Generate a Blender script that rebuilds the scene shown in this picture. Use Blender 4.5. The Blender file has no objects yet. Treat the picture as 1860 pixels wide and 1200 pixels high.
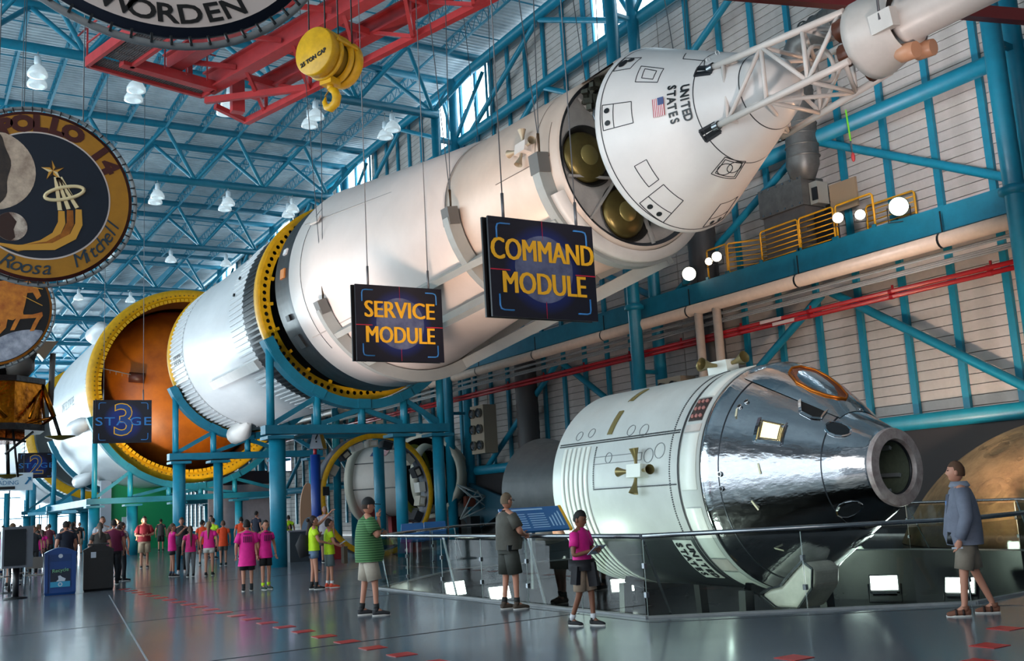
import bpy, bmesh, math, random
from mathutils import Vector, Matrix
R_ = random.Random(7)
PI = math.pi
sc = bpy.context.scene
COL = sc.collection

# ------------------------------------------------------------------ camera
CAM_F, CAM_P, CAM_R, CAM_Y, CAM_H = 1832.6, .1663, -.0564, .5503, 1.644
Fv = Vector((math.sin(CAM_Y)*math.cos(CAM_P), math.cos(CAM_Y)*math.cos(CAM_P), math.sin(CAM_P)))
Rv = Vector((math.cos(CAM_Y), -math.sin(CAM_Y), 0)); Uv = Rv.cross(Fv)
c_, s_ = math.cos(CAM_R), math.sin(CAM_R)
Rv, Uv = c_*Rv + s_*Uv, -s_*Rv + c_*Uv
cam = bpy.data.objects.new('camera', bpy.data.cameras.new('camera')); COL.objects.link(cam)
cam.matrix_world = Matrix((( Rv.x, Uv.x, -Fv.x, 0), (Rv.y, Uv.y, -Fv.y, 0), (Rv.z, Uv.z, -Fv.z, CAM_H), (0, 0, 0, 1)))
cam.data.sensor_width = 36; cam.data.lens = CAM_F*36/1860; cam.data.clip_end = 500; cam.data.clip_start = .1
sc.camera = cam

# ------------------------------------------------------------------ world, exposure
w = bpy.data.worlds.new('world'); sc.world = w; w.use_nodes = True
wn = w.node_tree.nodes; wl = w.node_tree.links
bg = wn['Background']
sky = wn.new('ShaderNodeTexSky'); sky.sky_type = 'HOSEK_WILKIE' if hasattr(sky, 'turbidity') else 'NISHITA'
try: sky.turbidity = 6; sky.sun_direction = (-.5, .3, .8)
except Exception: pass
mixn = wn.new('ShaderNodeMixRGB'); mixn.inputs[0].default_value = .75
mixn.inputs[2].default_value = (.80, .92, 1, 1)
wl.new(sky.outputs[0], mixn.inputs[1]); wl.new(mixn.outputs[0], bg.inputs[0])
bg.inputs[1].default_value = 2.6
vs = sc.view_settings
vs.view_transform = 'Standard'; vs.look = 'None'; vs.gamma = 1; vs.use_curve_mapping = False; vs.exposure = 0.24

def light(kind, name, loc, energy, color=(1, 1, 1), aim=None, **k):
    d = bpy.data.lights.new(name, kind); d.energy = energy; d.color = color
    for a, b in k.items(): setattr(d, a, b)
    o = bpy.data.objects.new(name, d); COL.objects.link(o); o.location = loc
    if aim is not None:
        o.rotation_euler = (Vector(aim) - Vector(loc)).to_track_quat('-Z', 'Y').to_euler()
    return o
COOL, WARM, NEUT = (.62, .86, 1), (1, .74, .60), (1, .93, .86)
# daylight through the long glazed side (left, out of frame), the glazed far end and the high windows
light('AREA', 'daylight_left', (-16.6, 50, 10), 9500, (.74, .93, 1), (13, 50, 8), shape='RECTANGLE', size=90, size_y=14)
light('AREA', 'daylight_end', (4, 163, 9), 26000, (.75, .93, 1), (4, 60, 9), shape='RECTANGLE', size=40, size_y=16)
light('AREA', 'fill_behind', (-4, -9, 9), 1500, (1, .95, .92), (11, 20, 7), shape='RECTANGLE', size=22, size_y=10)  # unseen fill lamp in front of the solid back wall, no window there
# unseen spots with no modelled fixture, set free in the hall to light exhibits and wall
light('SPOT', 'spot_capsule', (9, 3, 2.5), 1900, (1, .86, .80), (12.2, 14, 8), spot_size=math.radians(62), spot_blend=.8, shadow_soft_size=.4)
light('SPOT', 'spot_adapter', (7.5, 16, 3.2), 1800, (1, .72, .56), (12.5, 21, 9), spot_size=math.radians(75), spot_blend=.9, shadow_soft_size=.5)
light('SPOT', 'spot_adapter_rear', (6, 24, 3.0), 2200, (1, .82, .74), (13, 29, 9), spot_size=math.radians(70), spot_blend=.9, shadow_soft_size=.5)
light('SPOT', 'spot_capsule_warm', (21.5, 10, 5), 1300, (1, .55, .30), (14, 13, 8), spot_size=math.radians(35), spot_blend=.7, shadow_soft_size=.3)
light('SPOT', 'spot_wall_warm', (18.5, 12, .5), 2300, (1, .70, .48), (24.8, 18, 5), spot_size=math.radians(80), spot_blend=1, shadow_soft_size=.3)
light('SPOT', 'spot_wall_high', (18.5, 14, 8.6), 1500, (1, .93, .93), (24.8, 19, 12), spot_size=math.radians(100), spot_blend=1, shadow_soft_size=.3)
light('SPOT', 'spot_moon', (20.6, 14.5, 4.6), 200, (1, .80, .58), (24, 17, 2), spot_size=math.radians(75), spot_blend=.9, shadow_soft_size=.2)

light('SPOT', 'spot_tanks', (5.0, 8.5, 4.5), 900, (1, .93, .88), (12.9, 16.3, 8.6), spot_size=math.radians(24), spot_blend=.5, shadow_soft_size=.2)  # unseen spot added to brighten the dim service module front
light('SPOT', 'spot_dome', (7.5, 47, .6), 5200, (1, .80, .55), (13.6, 56, 6.5), spot_size=math.radians(70), spot_blend=.9, shadow_soft_size=.4)
light('SPOT', 'spot_stage', (5, 38, .6), 2200, (.95, .97, 1), (12, 42, 9), spot_size=math.radians(90), spot_blend=.9, shadow_soft_size=.5)
# ------------------------------------------------------------------ materials
def lin(h):
    h = h.lstrip('#'); o = []
    for i in (0, 2, 4):
        v = int(h[i:i+2], 16)/255
        o.append(v/12.92 if v <= .04045 else ((v+.055)/1.055)**2.4)
    return (*o, 1)
_m = {}
def mat(name, col='#808080', rough=.5, metal=0, noise=0, nscale=4, col2=None, bump=0, bscale=30, emit=0, alpha=None, spec=None, stretch=(1, 1, 1), coat=0):
    if name in _m: return _m[name]
    m = bpy.data.materials.new(name); m.use_nodes = True; nt = m.node_tree; N = nt.nodes; L = nt.links
    b = N['Principled BSDF']; c = lin(col)
    b.inputs['Base Color'].default_value = c; b.inputs['Roughness'].default_value = rough; b.inputs['Metallic'].default_value = metal
    if coat: b.inputs['Coat Weight'].default_value = coat; b.inputs['Coat Roughness'].default_value = .1
    if noise or bump:
        tc = N.new('ShaderNodeTexCoord'); mp = N.new('ShaderNodeMapping'); mp.inputs['Scale'].default_value = stretch
        L.new(tc.outputs['Object'], mp.inputs[0])
    if noise:
        n = N.new('ShaderNodeTexNoise'); n.inputs['Scale'].default_value = nscale; n.inputs['Detail'].default_value = 6; n.inputs['Roughness'].default_value = .65
        L.new(mp.outputs[0], n.inputs[0])
        r = N.new('ShaderNodeMapRange'); r.inputs[1].default_value = .35; r.inputs[2].default_value = .7; L.new(n.outputs[0], r.inputs[0])
        mx = N.new('ShaderNodeMixRGB'); mx.inputs[1].default_value = c
        mx.inputs[2].default_value = lin(col2) if col2 else (c[0]*(1-noise), c[1]*(1-noise), c[2]*(1-noise), 1)
        L.new(r.outputs[0], mx.inputs[0]); L.new(mx.outputs[0], b.inputs['Base Color'])
        r2 = N.new('ShaderNodeMapRange'); r2.inputs[3].default_value = max(0, rough-.08); r2.inputs[4].default_value = min(1, rough+.12)
        L.new(n.outputs[0], r2.inputs[0]); L.new(r2.outputs[0], b.inputs['Roughness'])
    if bump:
        n2 = N.new('ShaderNodeTexNoise'); n2.inputs['Scale'].default_value = bscale; n2.inputs['Detail'].default_value = 3
        L.new(mp.outputs[0], n2.inputs[0])
        bp = N.new('ShaderNodeBump'); bp.inputs['Strength'].default_value = bump; bp.inputs['Distance'].default_value = .02
        L.new(n2.outputs[0], bp.inputs['Height']); L.new(bp.outputs[0], b.inputs['Normal'])
    if emit: b.inputs['Emission Color'].default_value = c; b.inputs['Emission Strength'].default_value = emit
    if alpha is not None: b.inputs['Alpha'].default_value = alpha
    _m[name] = m; return m
TEAL = mat('teal_paint', '#14809c', .38, noise=.18, nscale=3)
TEAL2 = mat('teal_paint_weathered', '#12708a', .45, noise=.25, nscale=2)
WHITE = mat('white_paint', '#dcd9d6', .32, noise=.12, nscale=1.2, bump=.05, bscale=6)
WHITE_STG = mat('white_stage_paint', '#dadcde', .33, noise=.16, nscale=.8, bump=.08, bscale=4, stretch=(1, .3, 1))
GREYW = mat('warm_grey_panel', '#cfc6bf', .42, noise=.12, nscale=1.5, bump=.05, bscale=8)
BLACK = mat('black_paint', '#15171b', .4, noise=.4, nscale=3)
DARKG = mat('charcoal_grey', '#33363b', .5, noise=.25, nscale=2)
YEL = mat('yellow_paint', '#e0a80c', .42, noise=.25, nscale=5)
YELR = mat('yellow_railing_paint', '#d79a13', .4, noise=.15)
RED = mat('red_crane_paint', '#b8383a', .4, noise=.25, nscale=2)
REDP = mat('red_sprinkler_pipe', '#960f18', .3)
CREAM = mat('cream_pipe', '#cdb8a6', .4, noise=.15)
STEEL = mat('brushed_steel', '#9a9ea2', .22, metal=1, noise=.2, nscale=8)
CHROME = mat('polished_steel', '#c6cacf', .12, metal=1)
GREY = mat('grey_metal', '#8c8f90', .45, noise=.2)
LGREY = mat('pale_grey_cradle', '#9a9c98', .45, noise=.15, nscale=1)
CABLE = mat('steel_cable', '#66666a', .4, metal=.5)
DUCT = mat('galvanised_duct', '#6d6c6a', .4, metal=.5, noise=.35, nscale=3)
LINE = mat('panel_line', '#26262a', .6)
SKIN = mat('skin', '#b98068', .55); SKIN2 = mat('skin_brown', '#7c4e38', .55)

# ------------------------------------------------------------------ mesh helpers
class MB:
    def __init__(s): s.v = []; s.f = []; s.sm = []; s.mi = []; s.cur = 0
    def add(s, vs, fs, smooth=False):
        o = len(s.v); s.v += [tuple(v) for v in vs]; s.f += [tuple(i+o for i in f) for f in fs]; s.sm += [smooth]*len(fs); s.mi += [s.cur]*len(fs)
        return s
    def box(s, c, d, rot=None):
        hx, hy, hz = d[0]/2, d[1]/2, d[2]/2
        P = [Vector((x, y, z)) for x in (-hx, hx) for y in (-hy, hy) for z in (-hz, hz)]
        if rot is not None:
            M_ = rot if isinstance(rot, Matrix) else Matrix.Rotation(rot, 3, 'Z')
            P = [M_ @ p for p in P]
        c = Vector(c)
        return s.add([p+c for p in P], [(0, 1, 3, 2), (4, 6, 7, 5), (0, 4, 5, 1), (2, 3, 7, 6), (0, 2, 6, 4), (1, 5, 7, 3)])
    def bar(s, p, q, w, h=None, up=(0, 0, 1)):
        h = h or w; p, q = Vector(p), Vector(q); d = (q-p)
        if d.length < 1e-6: return s
        y = d.normalized(); u = Vector(up)
        if abs(y.dot(u)) > .98: u = Vector((1, 0, 0))
        x = y.cross(u).normalized(); z = x.cross(y)
        return s.box((p+q)/2, (w, d.length, h), Matrix((x, y, z)).transposed())
    def tube(s, pts, r, n=10, cap=True, ry=None):
        pts = [Vector(p) for p in pts]; m = len(pts)
        rs = r if isinstance(r, (list, tuple)) else [r]*m
        rys = ry if isinstance(ry, (list, tuple)) else ([ry]*m if ry else rs)
        T0 = (pts[1]-pts[0]).normalized(); u = Vector((0, 0, 1)) if abs(T0.z) < .9 else Vector((1, 0, 0))
        x = T0.cross(u).normalized(); V = []
        for i in range(m):
            T = (pts[min(i+1, m-1)]-pts[max(i-1, 0)]).normalized()
            x = (x-T*x.dot(T)).normalized(); y = T.cross(x)
            for k in range(n):
                a = 2*PI*k/n; V.append(pts[i]+x*math.cos(a)*rs[i]+y*math.sin(a)*rys[i])
        F = [(i*n+k, i*n+(k+1) % n, (i+1)*n+(k+1) % n, (i+1)*n+k) for i in range(m-1) for k in range(n)]
        s.add(V, F, True)
        if cap: s.add(V[:n], [tuple(range(n))[::-1]]); s.add(V[-n:], [tuple(range(n))])
        return s
    # profile [(t, r)] revolved about an axis through o with direction ax; a0..a1 degrees, 0 = +X side for ax=Y, 90 = up
    def lathe(s, prof, o=(0, 0, 0), ax='Y', n=64, a0=0, a1=360, smooth=True, caps=False):
        full = abs(a1-a0) >= 359.9; N = n if full else n+1; V = []; o = Vector(o)
        for (t, r) in prof:
            for k in range(N):
                a = math.radians(a0+(a1-a0)*k/n); c, d = r*math.cos(a), r*math.sin(a)
                V.append(o+(Vector((c, t, d)) if ax == 'Y' else Vector((c, d, t)) if ax == 'Z' else Vector((t, c, d))))
        F = []
        for i in range(len(prof)-1):
            for k in range(n):
                k2 = (k+1) % N if full else k+1
                F.append((i*N+k, i*N+k2, (i+1)*N+k2, (i+1)*N+k))
        s.add(V, F, smooth)
        if caps:
            for i in (0, len(prof)-1):
                if prof[i][1] > 1e-4: s.add(V[i*N:(i+1)*N], [tuple(range(N))])
        return s
    def disc(s, o, r, ax='Y', n=32, sx=1):
        return s.lathe([(0, 1e-4), (0, r)], o, ax, n)
    def sphere(s, c, r, n=12, m=8):
        rx, ry, rz = r if isinstance(r, (tuple, list)) else (r, r, r); V = []; c = Vector(c)
        for i in range(m+1):
            th = PI*i/m
            for k in range(n):
                a = 2*PI*k/n; V.append(c+Vector((rx*math.sin(th)*math.cos(a), ry*math.sin(th)*math.sin(a), rz*math.cos(th))))
        F = [(i*n+k, (i+1)*n+k, (i+1)*n+(k+1) % n, i*n+(k+1) % n) for i in range(m) for k in range(n)]
        return s.add(V, F, True)
    def poly(s, pts, ext=None):
        n = len(pts); P = [Vector(p) for p in pts]
        if ext is None: return s.add(P, [tuple(range(n))])
        e = Vector(ext); return s.add(P+[p+e for p in P], [tuple(range(n)), tuple(range(2*n-1, n-1, -1))]+[(i, (i+1) % n, n+(i+1) % n, n+i) for i in range(n)])
    def mesh(s, name, mats):
        me = bpy.data.meshes.new(name); me.from_pydata(s.v, [], s.f)
        for m in (mats if isinstance(mats, (list, tuple)) else [mats]): me.materials.append(m)
        me.polygons.foreach_set('use_smooth', s.sm); me.polygons.foreach_set('material_index', s.mi)
        me.update(); return me
    def build(s, name, mats, parent=None, label=None, kind=None, fix=True):
        me = s.mesh(name, mats)
        if fix:
            bm = bmesh.new(); bm.from_mesh(me); bmesh.ops.remove_doubles(bm, verts=bm.verts, dist=1e-4)
            bmesh.ops.recalc_face_normals(bm, faces=bm.faces); bm.to_mesh(me); bm.free()
        return place(name, me, parent, label, kind)
def place(name, me, parent=None, label=None, kind=None):
    o = bpy.data.objects.new(name, me); COL.objects.link(o)
    if parent is not None:
        o.parent = parent
        if parent.get('_w'): o.location = -Vector(parent.location)
    if label: o['label'] = label
    if kind: o['kind'] = kind
    return o
def thing(name, label, cat, loc=(0, 0, 0), group=None, world=True, rz=0):
    o = bpy.data.objects.new(name, None); COL.objects.link(o); o.location = loc; o.rotation_euler[2] = rz
    o.empty_display_size = .2; o['label'] = label; o['category'] = cat
    if world: o['_w'] = 1
    if group: o['group'] = group
    return o
def tag(o, label, cat, group=None, kind=None):
    o['label'] = label; o['category'] = cat
    if group: o['group'] = group
    if kind: o['kind'] = kind
    return o
def struct(o): o['kind'] = 'structure'; return o
def dup(src, **k):
    r = src.copy(); COL.objects.link(r)
    for a, b in k.items():
        if a in ('location', 'rotation_euler', 'scale'): setattr(r, a, b)
        else: r[a] = b
    for ch in list(src.children):
        c = ch.copy(); COL.objects.link(c); c.parent = r
        for g in list(ch.children):
            d = g.copy(); COL.objects.link(d); d.parent = c
    return r
def letters(txt, size, mate, parent, M_, name='lettering', align='CENTER', ext=.004, space=1, shear=0, bold=0):
    cu = bpy.data.curves.new('t', 'FONT'); cu.body = txt; cu.size = size; cu.align_x = align; cu.align_y = 'CENTER'; cu.extrude = ext
    cu.space_character = space; cu.shear = shear; cu.offset = bold; cu.resolution_u = 3
    to = bpy.data.objects.new('t', cu); COL.objects.link(to)
    bpy.context.view_layer.update()
    me = bpy.data.meshes.new_from_object(to.evaluated_get(bpy.context.evaluated_depsgraph_get()))
    bpy.data.objects.remove(to); bpy.data.curves.remove(cu)
    me.transform(M_); me.materials.clear(); me.materials.append(mate)
    return place(name, me, parent)
def frame(o, x, y):   # matrix placing local XY text plane at o with axes x, y
    x = Vector(x).normalized(); y = Vector(y); y = (y-x*y.dot(x)).normalized(); z = x.cross(y)
    return Matrix(((x.x, y.x, z.x, o[0]), (x.y, y.y, z.y, o[1]), (x.z, y.z, z.z, o[2]), (0, 0, 0, 1)))
# ================================================================== BUILDING
YC = [13.6+15*k for k in range(-1, 11)]      # truss and column lines
# floor with a pit opening around the lower spacecraft
PIT = [(8.62, 19.9), (8.62, 11.0), (12.0, 8.5), (17.6, 8.9), (20.4, 13.2), (20.2, 15.8), (18.0, 22.6), (12.2, 23.2)]
fm = mat('polished_floor', '#666f79', .2, noise=.25, nscale=.6, coat=.3)
def fill_floor():
    bm = bmesh.new()
    out = [bm.verts.new(p) for p in ((-17, -8, 0), (25, -8, 0), (25, 165, 0), (-17, 165, 0))]
    inn = [bm.verts.new((x, y, 0)) for x, y in PIT]
    es = [bm.edges.new((out[i], out[(i+1) % 4])) for i in range(4)]+[bm.edges.new((inn[i], inn[(i+1) % 8])) for i in range(8)]
    bmesh.ops.triangle_fill(bm, use_beauty=True, edges=es)
    for f in bm.faces:
        if f.normal.z < 0: f.normal_flip()
    me = bpy.data.meshes.new('floor'); bm.to_mesh(me); bm.free(); me.materials.append(fm); return me
floor = struct(place('floor', fill_floor()))
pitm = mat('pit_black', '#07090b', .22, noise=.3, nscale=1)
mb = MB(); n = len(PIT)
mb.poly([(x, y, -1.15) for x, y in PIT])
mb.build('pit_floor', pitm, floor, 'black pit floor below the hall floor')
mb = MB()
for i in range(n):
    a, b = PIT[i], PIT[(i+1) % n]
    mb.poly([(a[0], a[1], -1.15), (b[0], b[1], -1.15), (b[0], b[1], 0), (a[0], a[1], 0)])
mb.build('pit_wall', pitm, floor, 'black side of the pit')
mb = MB()
for i in range(n):
    a, b = Vector((*PIT[i], 0)), Vector((*PIT[(i+1) % n], 0)); mb.bar(a+Vector((0, 0, .012)), b+Vector((0, 0, .012)), .09, .03)
mb.build('pit_kerb', GREY, floor, 'grey kerb strip round the pit')
# floor joints: thin dark/pale control joints
jm = mat('floor_joint', '#2d3136', .5); jp = mat('floor_joint_worn', '#9aa3ab', .3)
for p, q, m in (((2.1, 9, .002), (4.3, 25.5, .002), jp), ((2.9, 12.3, .002), (8.4, 12.3, .002), jm), ((-6, 18, .002), (8.4, 18.2, .002), jm), ((8.35, 20, .002), (8.35, 10.6, .002), jm), ((8.35, 10.6, .002), (12, 8.0, .002), jm), ((-6, 27, .002), (22, 27, .002), jm), ((12, -6, .002), (12, 8, .002), jm), ((-6, 3, .002), (20, 3, .002), jm)):
    MB().bar(p, q, .022, .003).build('floor_joint', m, floor)
sqm = mat('red_floor_tile', '#c01414', .3)
def floor_square(x, y, k):
    o = MB().box((0, 0, .004), (.27, .27, .004)).build('floor_marker', sqm, floor); o.location = (x, y, 0); return o
for k in range(22): floor_square(4.94, 10.0+.815*k, k)
for p in ((7.45, 7.3), (9.11, 6.35), (8.27, 5.9), (10.2, 6.9)): floor_square(*p, 0)

# right wall: profiled siding courses between studs, high translucent windows beside every column
siding = mat('siding_cream', '#c3bbb6', .6, noise=.22, nscale=.7, col2='#a29a94', bump=.1, bscale=12)
glow = mat('bright_glazing', '#eaf8ff', .4, emit=4.5)
wall = struct(MB().box((25.35, 78, 12), (.3, 174, 24)).build('wall_right', mat('siding_backing', '#5a5856', .8)))
CH = .29
course = MB().box((0, 0, 0), (.07, 14.96, CH-.022)).mesh('siding_course', siding)
def wall_course(y0, z):
    o = place('siding_course', course, wall); o.location = (25.15, y0+7.5, z+CH/2); return o
for k in range(71):
    if k*CH > 1: wall_course(13.65, k*CH)
    wall_course(-1.35, k*CH) if k % 1 == 0 and k*CH > 3 else None
    if k*CH > 2: wall_course(28.65, k*CH)
mb = MB()
for y0 in (43.65, 58.65, 73.65, 88.65, 103.65, 118.65, 133.65, 148.65):
    for k in range(71): mb.box((25.15, y0+7.5, k*CH+CH/2), (.07, 14.96, CH-.03))
for k in range(4): mb.box((25.15, 20, .1+k*.28), (.07, 42, .25))
mb.build('siding_far', siding, wall, kind='stuff')
# top band z 20.6-24: siding with window gaps
for k, yc in enumerate(YC):
    y0, y1 = yc+4.2, yc+15-1.7
    mb = MB()
    for j in range(12): mb.box((25.15, (y0+y1)/2, 20.62+j*CH+CH/2), (.07, y1-y0, CH-.022))
    mb.build('siding_high', siding, wall, kind='stuff')
    w_ = struct(MB().box((25.13, yc+1.25, 22.2), (.04, 5.8, 3.3)).build('window_%d' % (k+1), glow))
    mb = MB()
    for dy in (-1.6, 4.1): mb.box((25.05, yc+dy, 22.2), (.1, .09, 3.3))
    for dz in (20.6, 23.85): mb.box((25.05, yc+1.25, dz), (.1, 5.8, .09))
    mb.build('window_frame', TEAL, w_)
# studs (one mesh, copies)
stud = MB().box((0, 0, 0), (.12, .2, 23.2)).mesh('wall_stud', TEAL)
y = 12.3
while y < 164:
    if min(abs(y-c) for c in YC) > .5:
        o = place('wall_stud', stud, wall); o.location = (25.03, y, 12.4)
    y += 1.62
# horizontal chords
def chord(z, r, y0=-2, y1=164, x=24.35):
    MB().tube([(x, y0, z), (x, y1, z)], r, 14).build('wall_rail', TEAL, wall)
chord(3.17, .22); chord(12.33, .24); chord(20.1, .24); chord(23.5, .24)
# inverted V braces of every bay
brc = {}
def brace(ya, za, yb, zb, r=.13):
    key = (round(yb-ya, 2), round(zb-za, 2), r)
    if key not in brc: brc[key] = MB().tube([(0, 0, 0), (0, yb-ya, zb-za)], r, 10).mesh('wall_brace', TEAL)
    o = place('wall_brace', brc[key], wall); o.location = (24.45, ya, za); return o
for yc in YC[:6]:
    for zt, zb in ((23.3, 20.2), (20.0, 16.5), (12.3, 8.9), (7.4, 3.2)):
        brace(yc+7.3, zt, yc+.6, zb); brace(yc+7.7, zt, yc+14.4, zb)
# double columns on every line
for k, yc in enumerate(YC[:7]):
    nm = ['nearest, at the right edge of the frame', 'behind the silver capsule end, second from the camera', 'beside the black-mouthed cone', 'fourth from the camera', 'fifth from the camera', 'sixth from the camera', 'farthest'][max(0, k-1)]
    t = thing('wall_column', 'teal double tube column against the right wall, %s' % (nm if k else 'outside the frame edge'), 'column', (23.4, yc, 0), 'teal columns along the right wall')
    if k == 0: struct(t); del t['label']; del t['category']; del t['group']
    MB().tube([(22.95, yc+.15, 0), (22.95, yc+.15, 21.6)], .24, 18).build('front_tube', TEAL, t)
    MB().tube([(24.1, yc+.3, 0), (24.1, yc+.3, 23.5)], .23, 18).build('rear_tube', TEAL, t)
    mb = MB()
    for z in (3.2, 6.0, 8.4, 12.3, 16.2, 20.0): mb.bar((22.95, yc+.2, z), (24.1, yc+.3, z), .14, .14)
    mb.build('tie_plate', TEAL, t)
    MB().lathe([(8.25, .24), (8.3, .36), (8.42, .36), (8.5, .24)], (22.95, yc+.15, 0), 'Z', 18).build('collar', TEAL, t)
    mb = MB()
    for s in (-1, 1): mb.tube([(24.1, yc+.3, 20.1), (24.7, yc+.3+s*2.2, 23.2)], .1, 8)
    mb.tube([(24.1, yc+.3, 20.1), (24.9, yc+.3, 22)], .1, 8)
    mb.build('knee_brace', TEAL, t)
# roof deck (corrugated) and bar joists
deck = mat('roof_deck', '#c2d0d6', .45, metal=.1, noise=.3, nscale=.5, col2='#98a6ae')
mb = MB(); V = []; F = []; yy = -6; i = 0
while yy < 164.6:
    for dy, dz in ((0, 0), (.11, 0), (.15, .09), (.26, .09)):
        V += [(-17, yy+dy, 24.55+dz), (25.3, yy+dy, 24.55+dz)]
    yy += .30
mb.add(V, [(2*k, 2*k+1, 2*k+3, 2*k+2) for k in range(len(V)//2-1)])
ceiling = struct(mb.build('ceiling', deck, fix=False))
MB().box((4, 78, 24.9), (43, 174, .1)).build('roof_slab', DARKG, ceiling)
jm_ = MB(); L_ = 11.4
jm_.box((0, 0, .32), (.12, L_, .05)); jm_.box((0, 0, -.36), (.12, L_, .05))
k = 0; yy = -L_/2
while yy < L_/2-.3:
    jm_.bar((0, yy, -.34 if k % 2 else .3), (0, yy+.38, .3 if k % 2 else -.34), .03, .03); yy += .38; k += 1
jme = jm_.mesh('bar_joist', mat('joist_paint', '#1f7d98', .5))
jxs = [24.8-4.13*j/2 for j in range(1, 19)]
for k, yc in enumerate(YC[1:6]):
    for x in jxs:
        o = place('bar_joist', jme, ceiling); o.location = (x, yc+7.5, 24.15)
mb = MB()
for x in jxs:                     # short joists over each truss, joined
    for yc in YC: mb.box((x, yc, 24.35), (.1, 3.4, .08))
for yc in YC[6:]:
    for x in jxs: mb.box((x, yc+7.5, 24.15), (.1, 11.4, .6))
for yc in YC[:6]:                 # bridging rods
    for dy in (3.6, 7.5, 11.3): mb.box((6, yc+dy, 24.1), (38, .05, .05))
mb.build('joist_bridging', mat('joist_paint'), ceiling, kind='stuff')
# triangular space trusses
tops = [24.8-4.13*j for j in range(10)]; bots = [22.75-4.13*j for j in range(10)]
dm = {}
def diag(a, b, parent, r):
    a, b = Vector(a), Vector(b); key = tuple(round(v, 2) for v in (b-a))+(r,)
    if key not in dm: dm[key] = MB().tube([(0, 0, 0), b-a], r, 8, cap=False).mesh('diagonal', TEAL)
    o = place('diagonal', dm[key], parent); o.location = a-Vector(parent.location)
tn = ['x', 'x', 'nearest, carrying the biggest lamps', 'second, carrying the second lamp row', 'third, carrying the third lamp row', 'fourth, above the orange-mouthed stage', 'fifth down the hall', 'sixth down the hall', 'seventh down the hall', 'eighth down the hall', 'ninth and farthest', 'x']
for k, yc in enumerate(YC[1:]):
    t = thing('roof_truss', 'teal triangular tube roof truss, %s' % tn[k], 'roof truss', (0, yc, 21.3), 'teal roof trusses')
    if k < 2: struct(t); del t['label']; del t['category']; del t['group']
    for s in (-1, 1): MB().tube([(-17, yc+s*1.6, 24.0), (24.9, yc+s*1.6, 24.0)], .2, 12).build('top_chord', TEAL, t)
    MB().tube([(-17, yc, 21.3), (23.0, yc, 21.3)], .22, 12).build('bottom_chord', TEAL, t)
    for j in range(9 if k < 5 else 6):
        for s in (-1, 1):
            diag((bots[j], yc, 21.4), (tops[j], yc+s*1.6, 23.9), t, .11)
            diag((bots[j], yc, 21.4), (tops[j+1], yc+s*1.6, 23.9), t, .11)
    MB().tube([(tops[1], yc-1.6, 24), (tops[1], yc+1.6, 24)], .07, 8).build('cross_tie', TEAL, t)
# hidden sides: solid wall behind the camera, glazed left side and far end
ew = mat('end_wall', '#8a8f94', .7)
struct(MB().box((4, -9.2, 12), (44, .3, 25)).build('wall_back', ew))
wl_ = struct(MB().box((-17.3, 78, 19.5), (.3, 174, 10)).build('wall_left', ew))
gl_ = struct(MB().box((-17.3, 78, 7.2), (.05, 172, 14.2)).build('window_30', mat('left_glazing', '#eaf6ff', .3, emit=1.6)))
mb = MB()
for k in range(43): mb.box((-17.1, -8+4*k, 7.2), (.2, .2, 14.4))
for z in (3.5, 7, 10.5, 14.2): mb.box((-17.1, 78, z), (.2, 172, .2))
mb.build('window_frame', TEAL, gl_)
# far end: glazed screen with teal frame
struct(MB().box((4, 165, 20.5), (43, .3, 8.4)).build('wall_far', mat('far_wall_pale', '#cfe6ee', .6)))
for k in range(7):
    x = -16+6*k
    g = struct(MB().box((x+3, 164.6, 8.1), (5.7, .05, 16.1)).build('window_%d' % (k+20), mat('far_glazing', '#eefaff', .3, emit=4.5)))
    mb = MB()
    for dx in (0, 2, 4, 6): mb.box((x+dx, 164.4, 8.1), (.16, .16, 16.2))
    for z in (.1, 3, 6, 10.5, 16.2): mb.box((x+3, 164.4, z), (6, .16, .16))
    mb.build('window_frame', TEAL, g)
# ---- catwalk on the right wall
t = thing('catwalk', 'teal steel catwalk beam and deck running along the right wall', 'catwalk', (24, 40, 8))
MB().box((23.5, 40, 8.35), (.16, 88, .68)).build('edge_beam', TEAL2, t)
MB().box((24.15, 40, 8.6), (1.2, 88, .06)).build('deck', DARKG, t)
mb = MB()
for k in range(36): mb.box((24.15, 8+2.2*k, 8.3), (1.1, .14, .24))
for k in range(36): mb.bar((23.55, 8+2.2*k, 8.05), (24.7, 8.5+2.2*k, 7.95), .5, .02)
mb.build('outrigger', mat('ochre_bracket', '#7d6420', .6), t)
def railing(y0, y1, lab, x=23.6, mid=6, cross=None):
    t = thing('guard_railing', lab, 'railing', (x, (y0+y1)/2, 8.69), 'yellow railings on the catwalk')
    p, q = ((x, y0), (x, y1)) if cross is None else cross
    P3 = lambda f, z: (p[0]+(q[0]-p[0])*f, p[1]+(q[1]-p[1])*f, z)
    MB().tube([P3(0, 8.6), P3(0, 9.68), P3(.04, 9.74), P3(.96, 9.74), P3(1, 9.68), P3(1, 8.6)], .032, 8).build('frame_tube', YELR, t)
    for k in range(mid): MB().tube([P3(0, 8.78+k*.96/(mid)), P3(1, 8.78+k*.96/(mid))], .02, 6).build('rail_bar', YELR, t)
    for f in (0, 1):
        c = P3(f, 8.55); MB().box((c[0]-.07, c[1], 8.55), (.05, .12, .5)).build('bracket', TEAL2, t)
railing(21.2, 22.8, 'yellow tube railing panel, left one before the grey air handler')
railing(19.8, 21.15, 'yellow tube railing panel, right one before the grey air handler')
railing(23.4, 24.3, 'short yellow railing panel left of the air handler', cross=((23.6, 24.35), (24.5, 23.3)))
railing(25.3, 25.3, 'open yellow rail stub with two small spotlights', mid=0, cross=((23.6, 25.35), (23.6, 24.4)))
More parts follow.
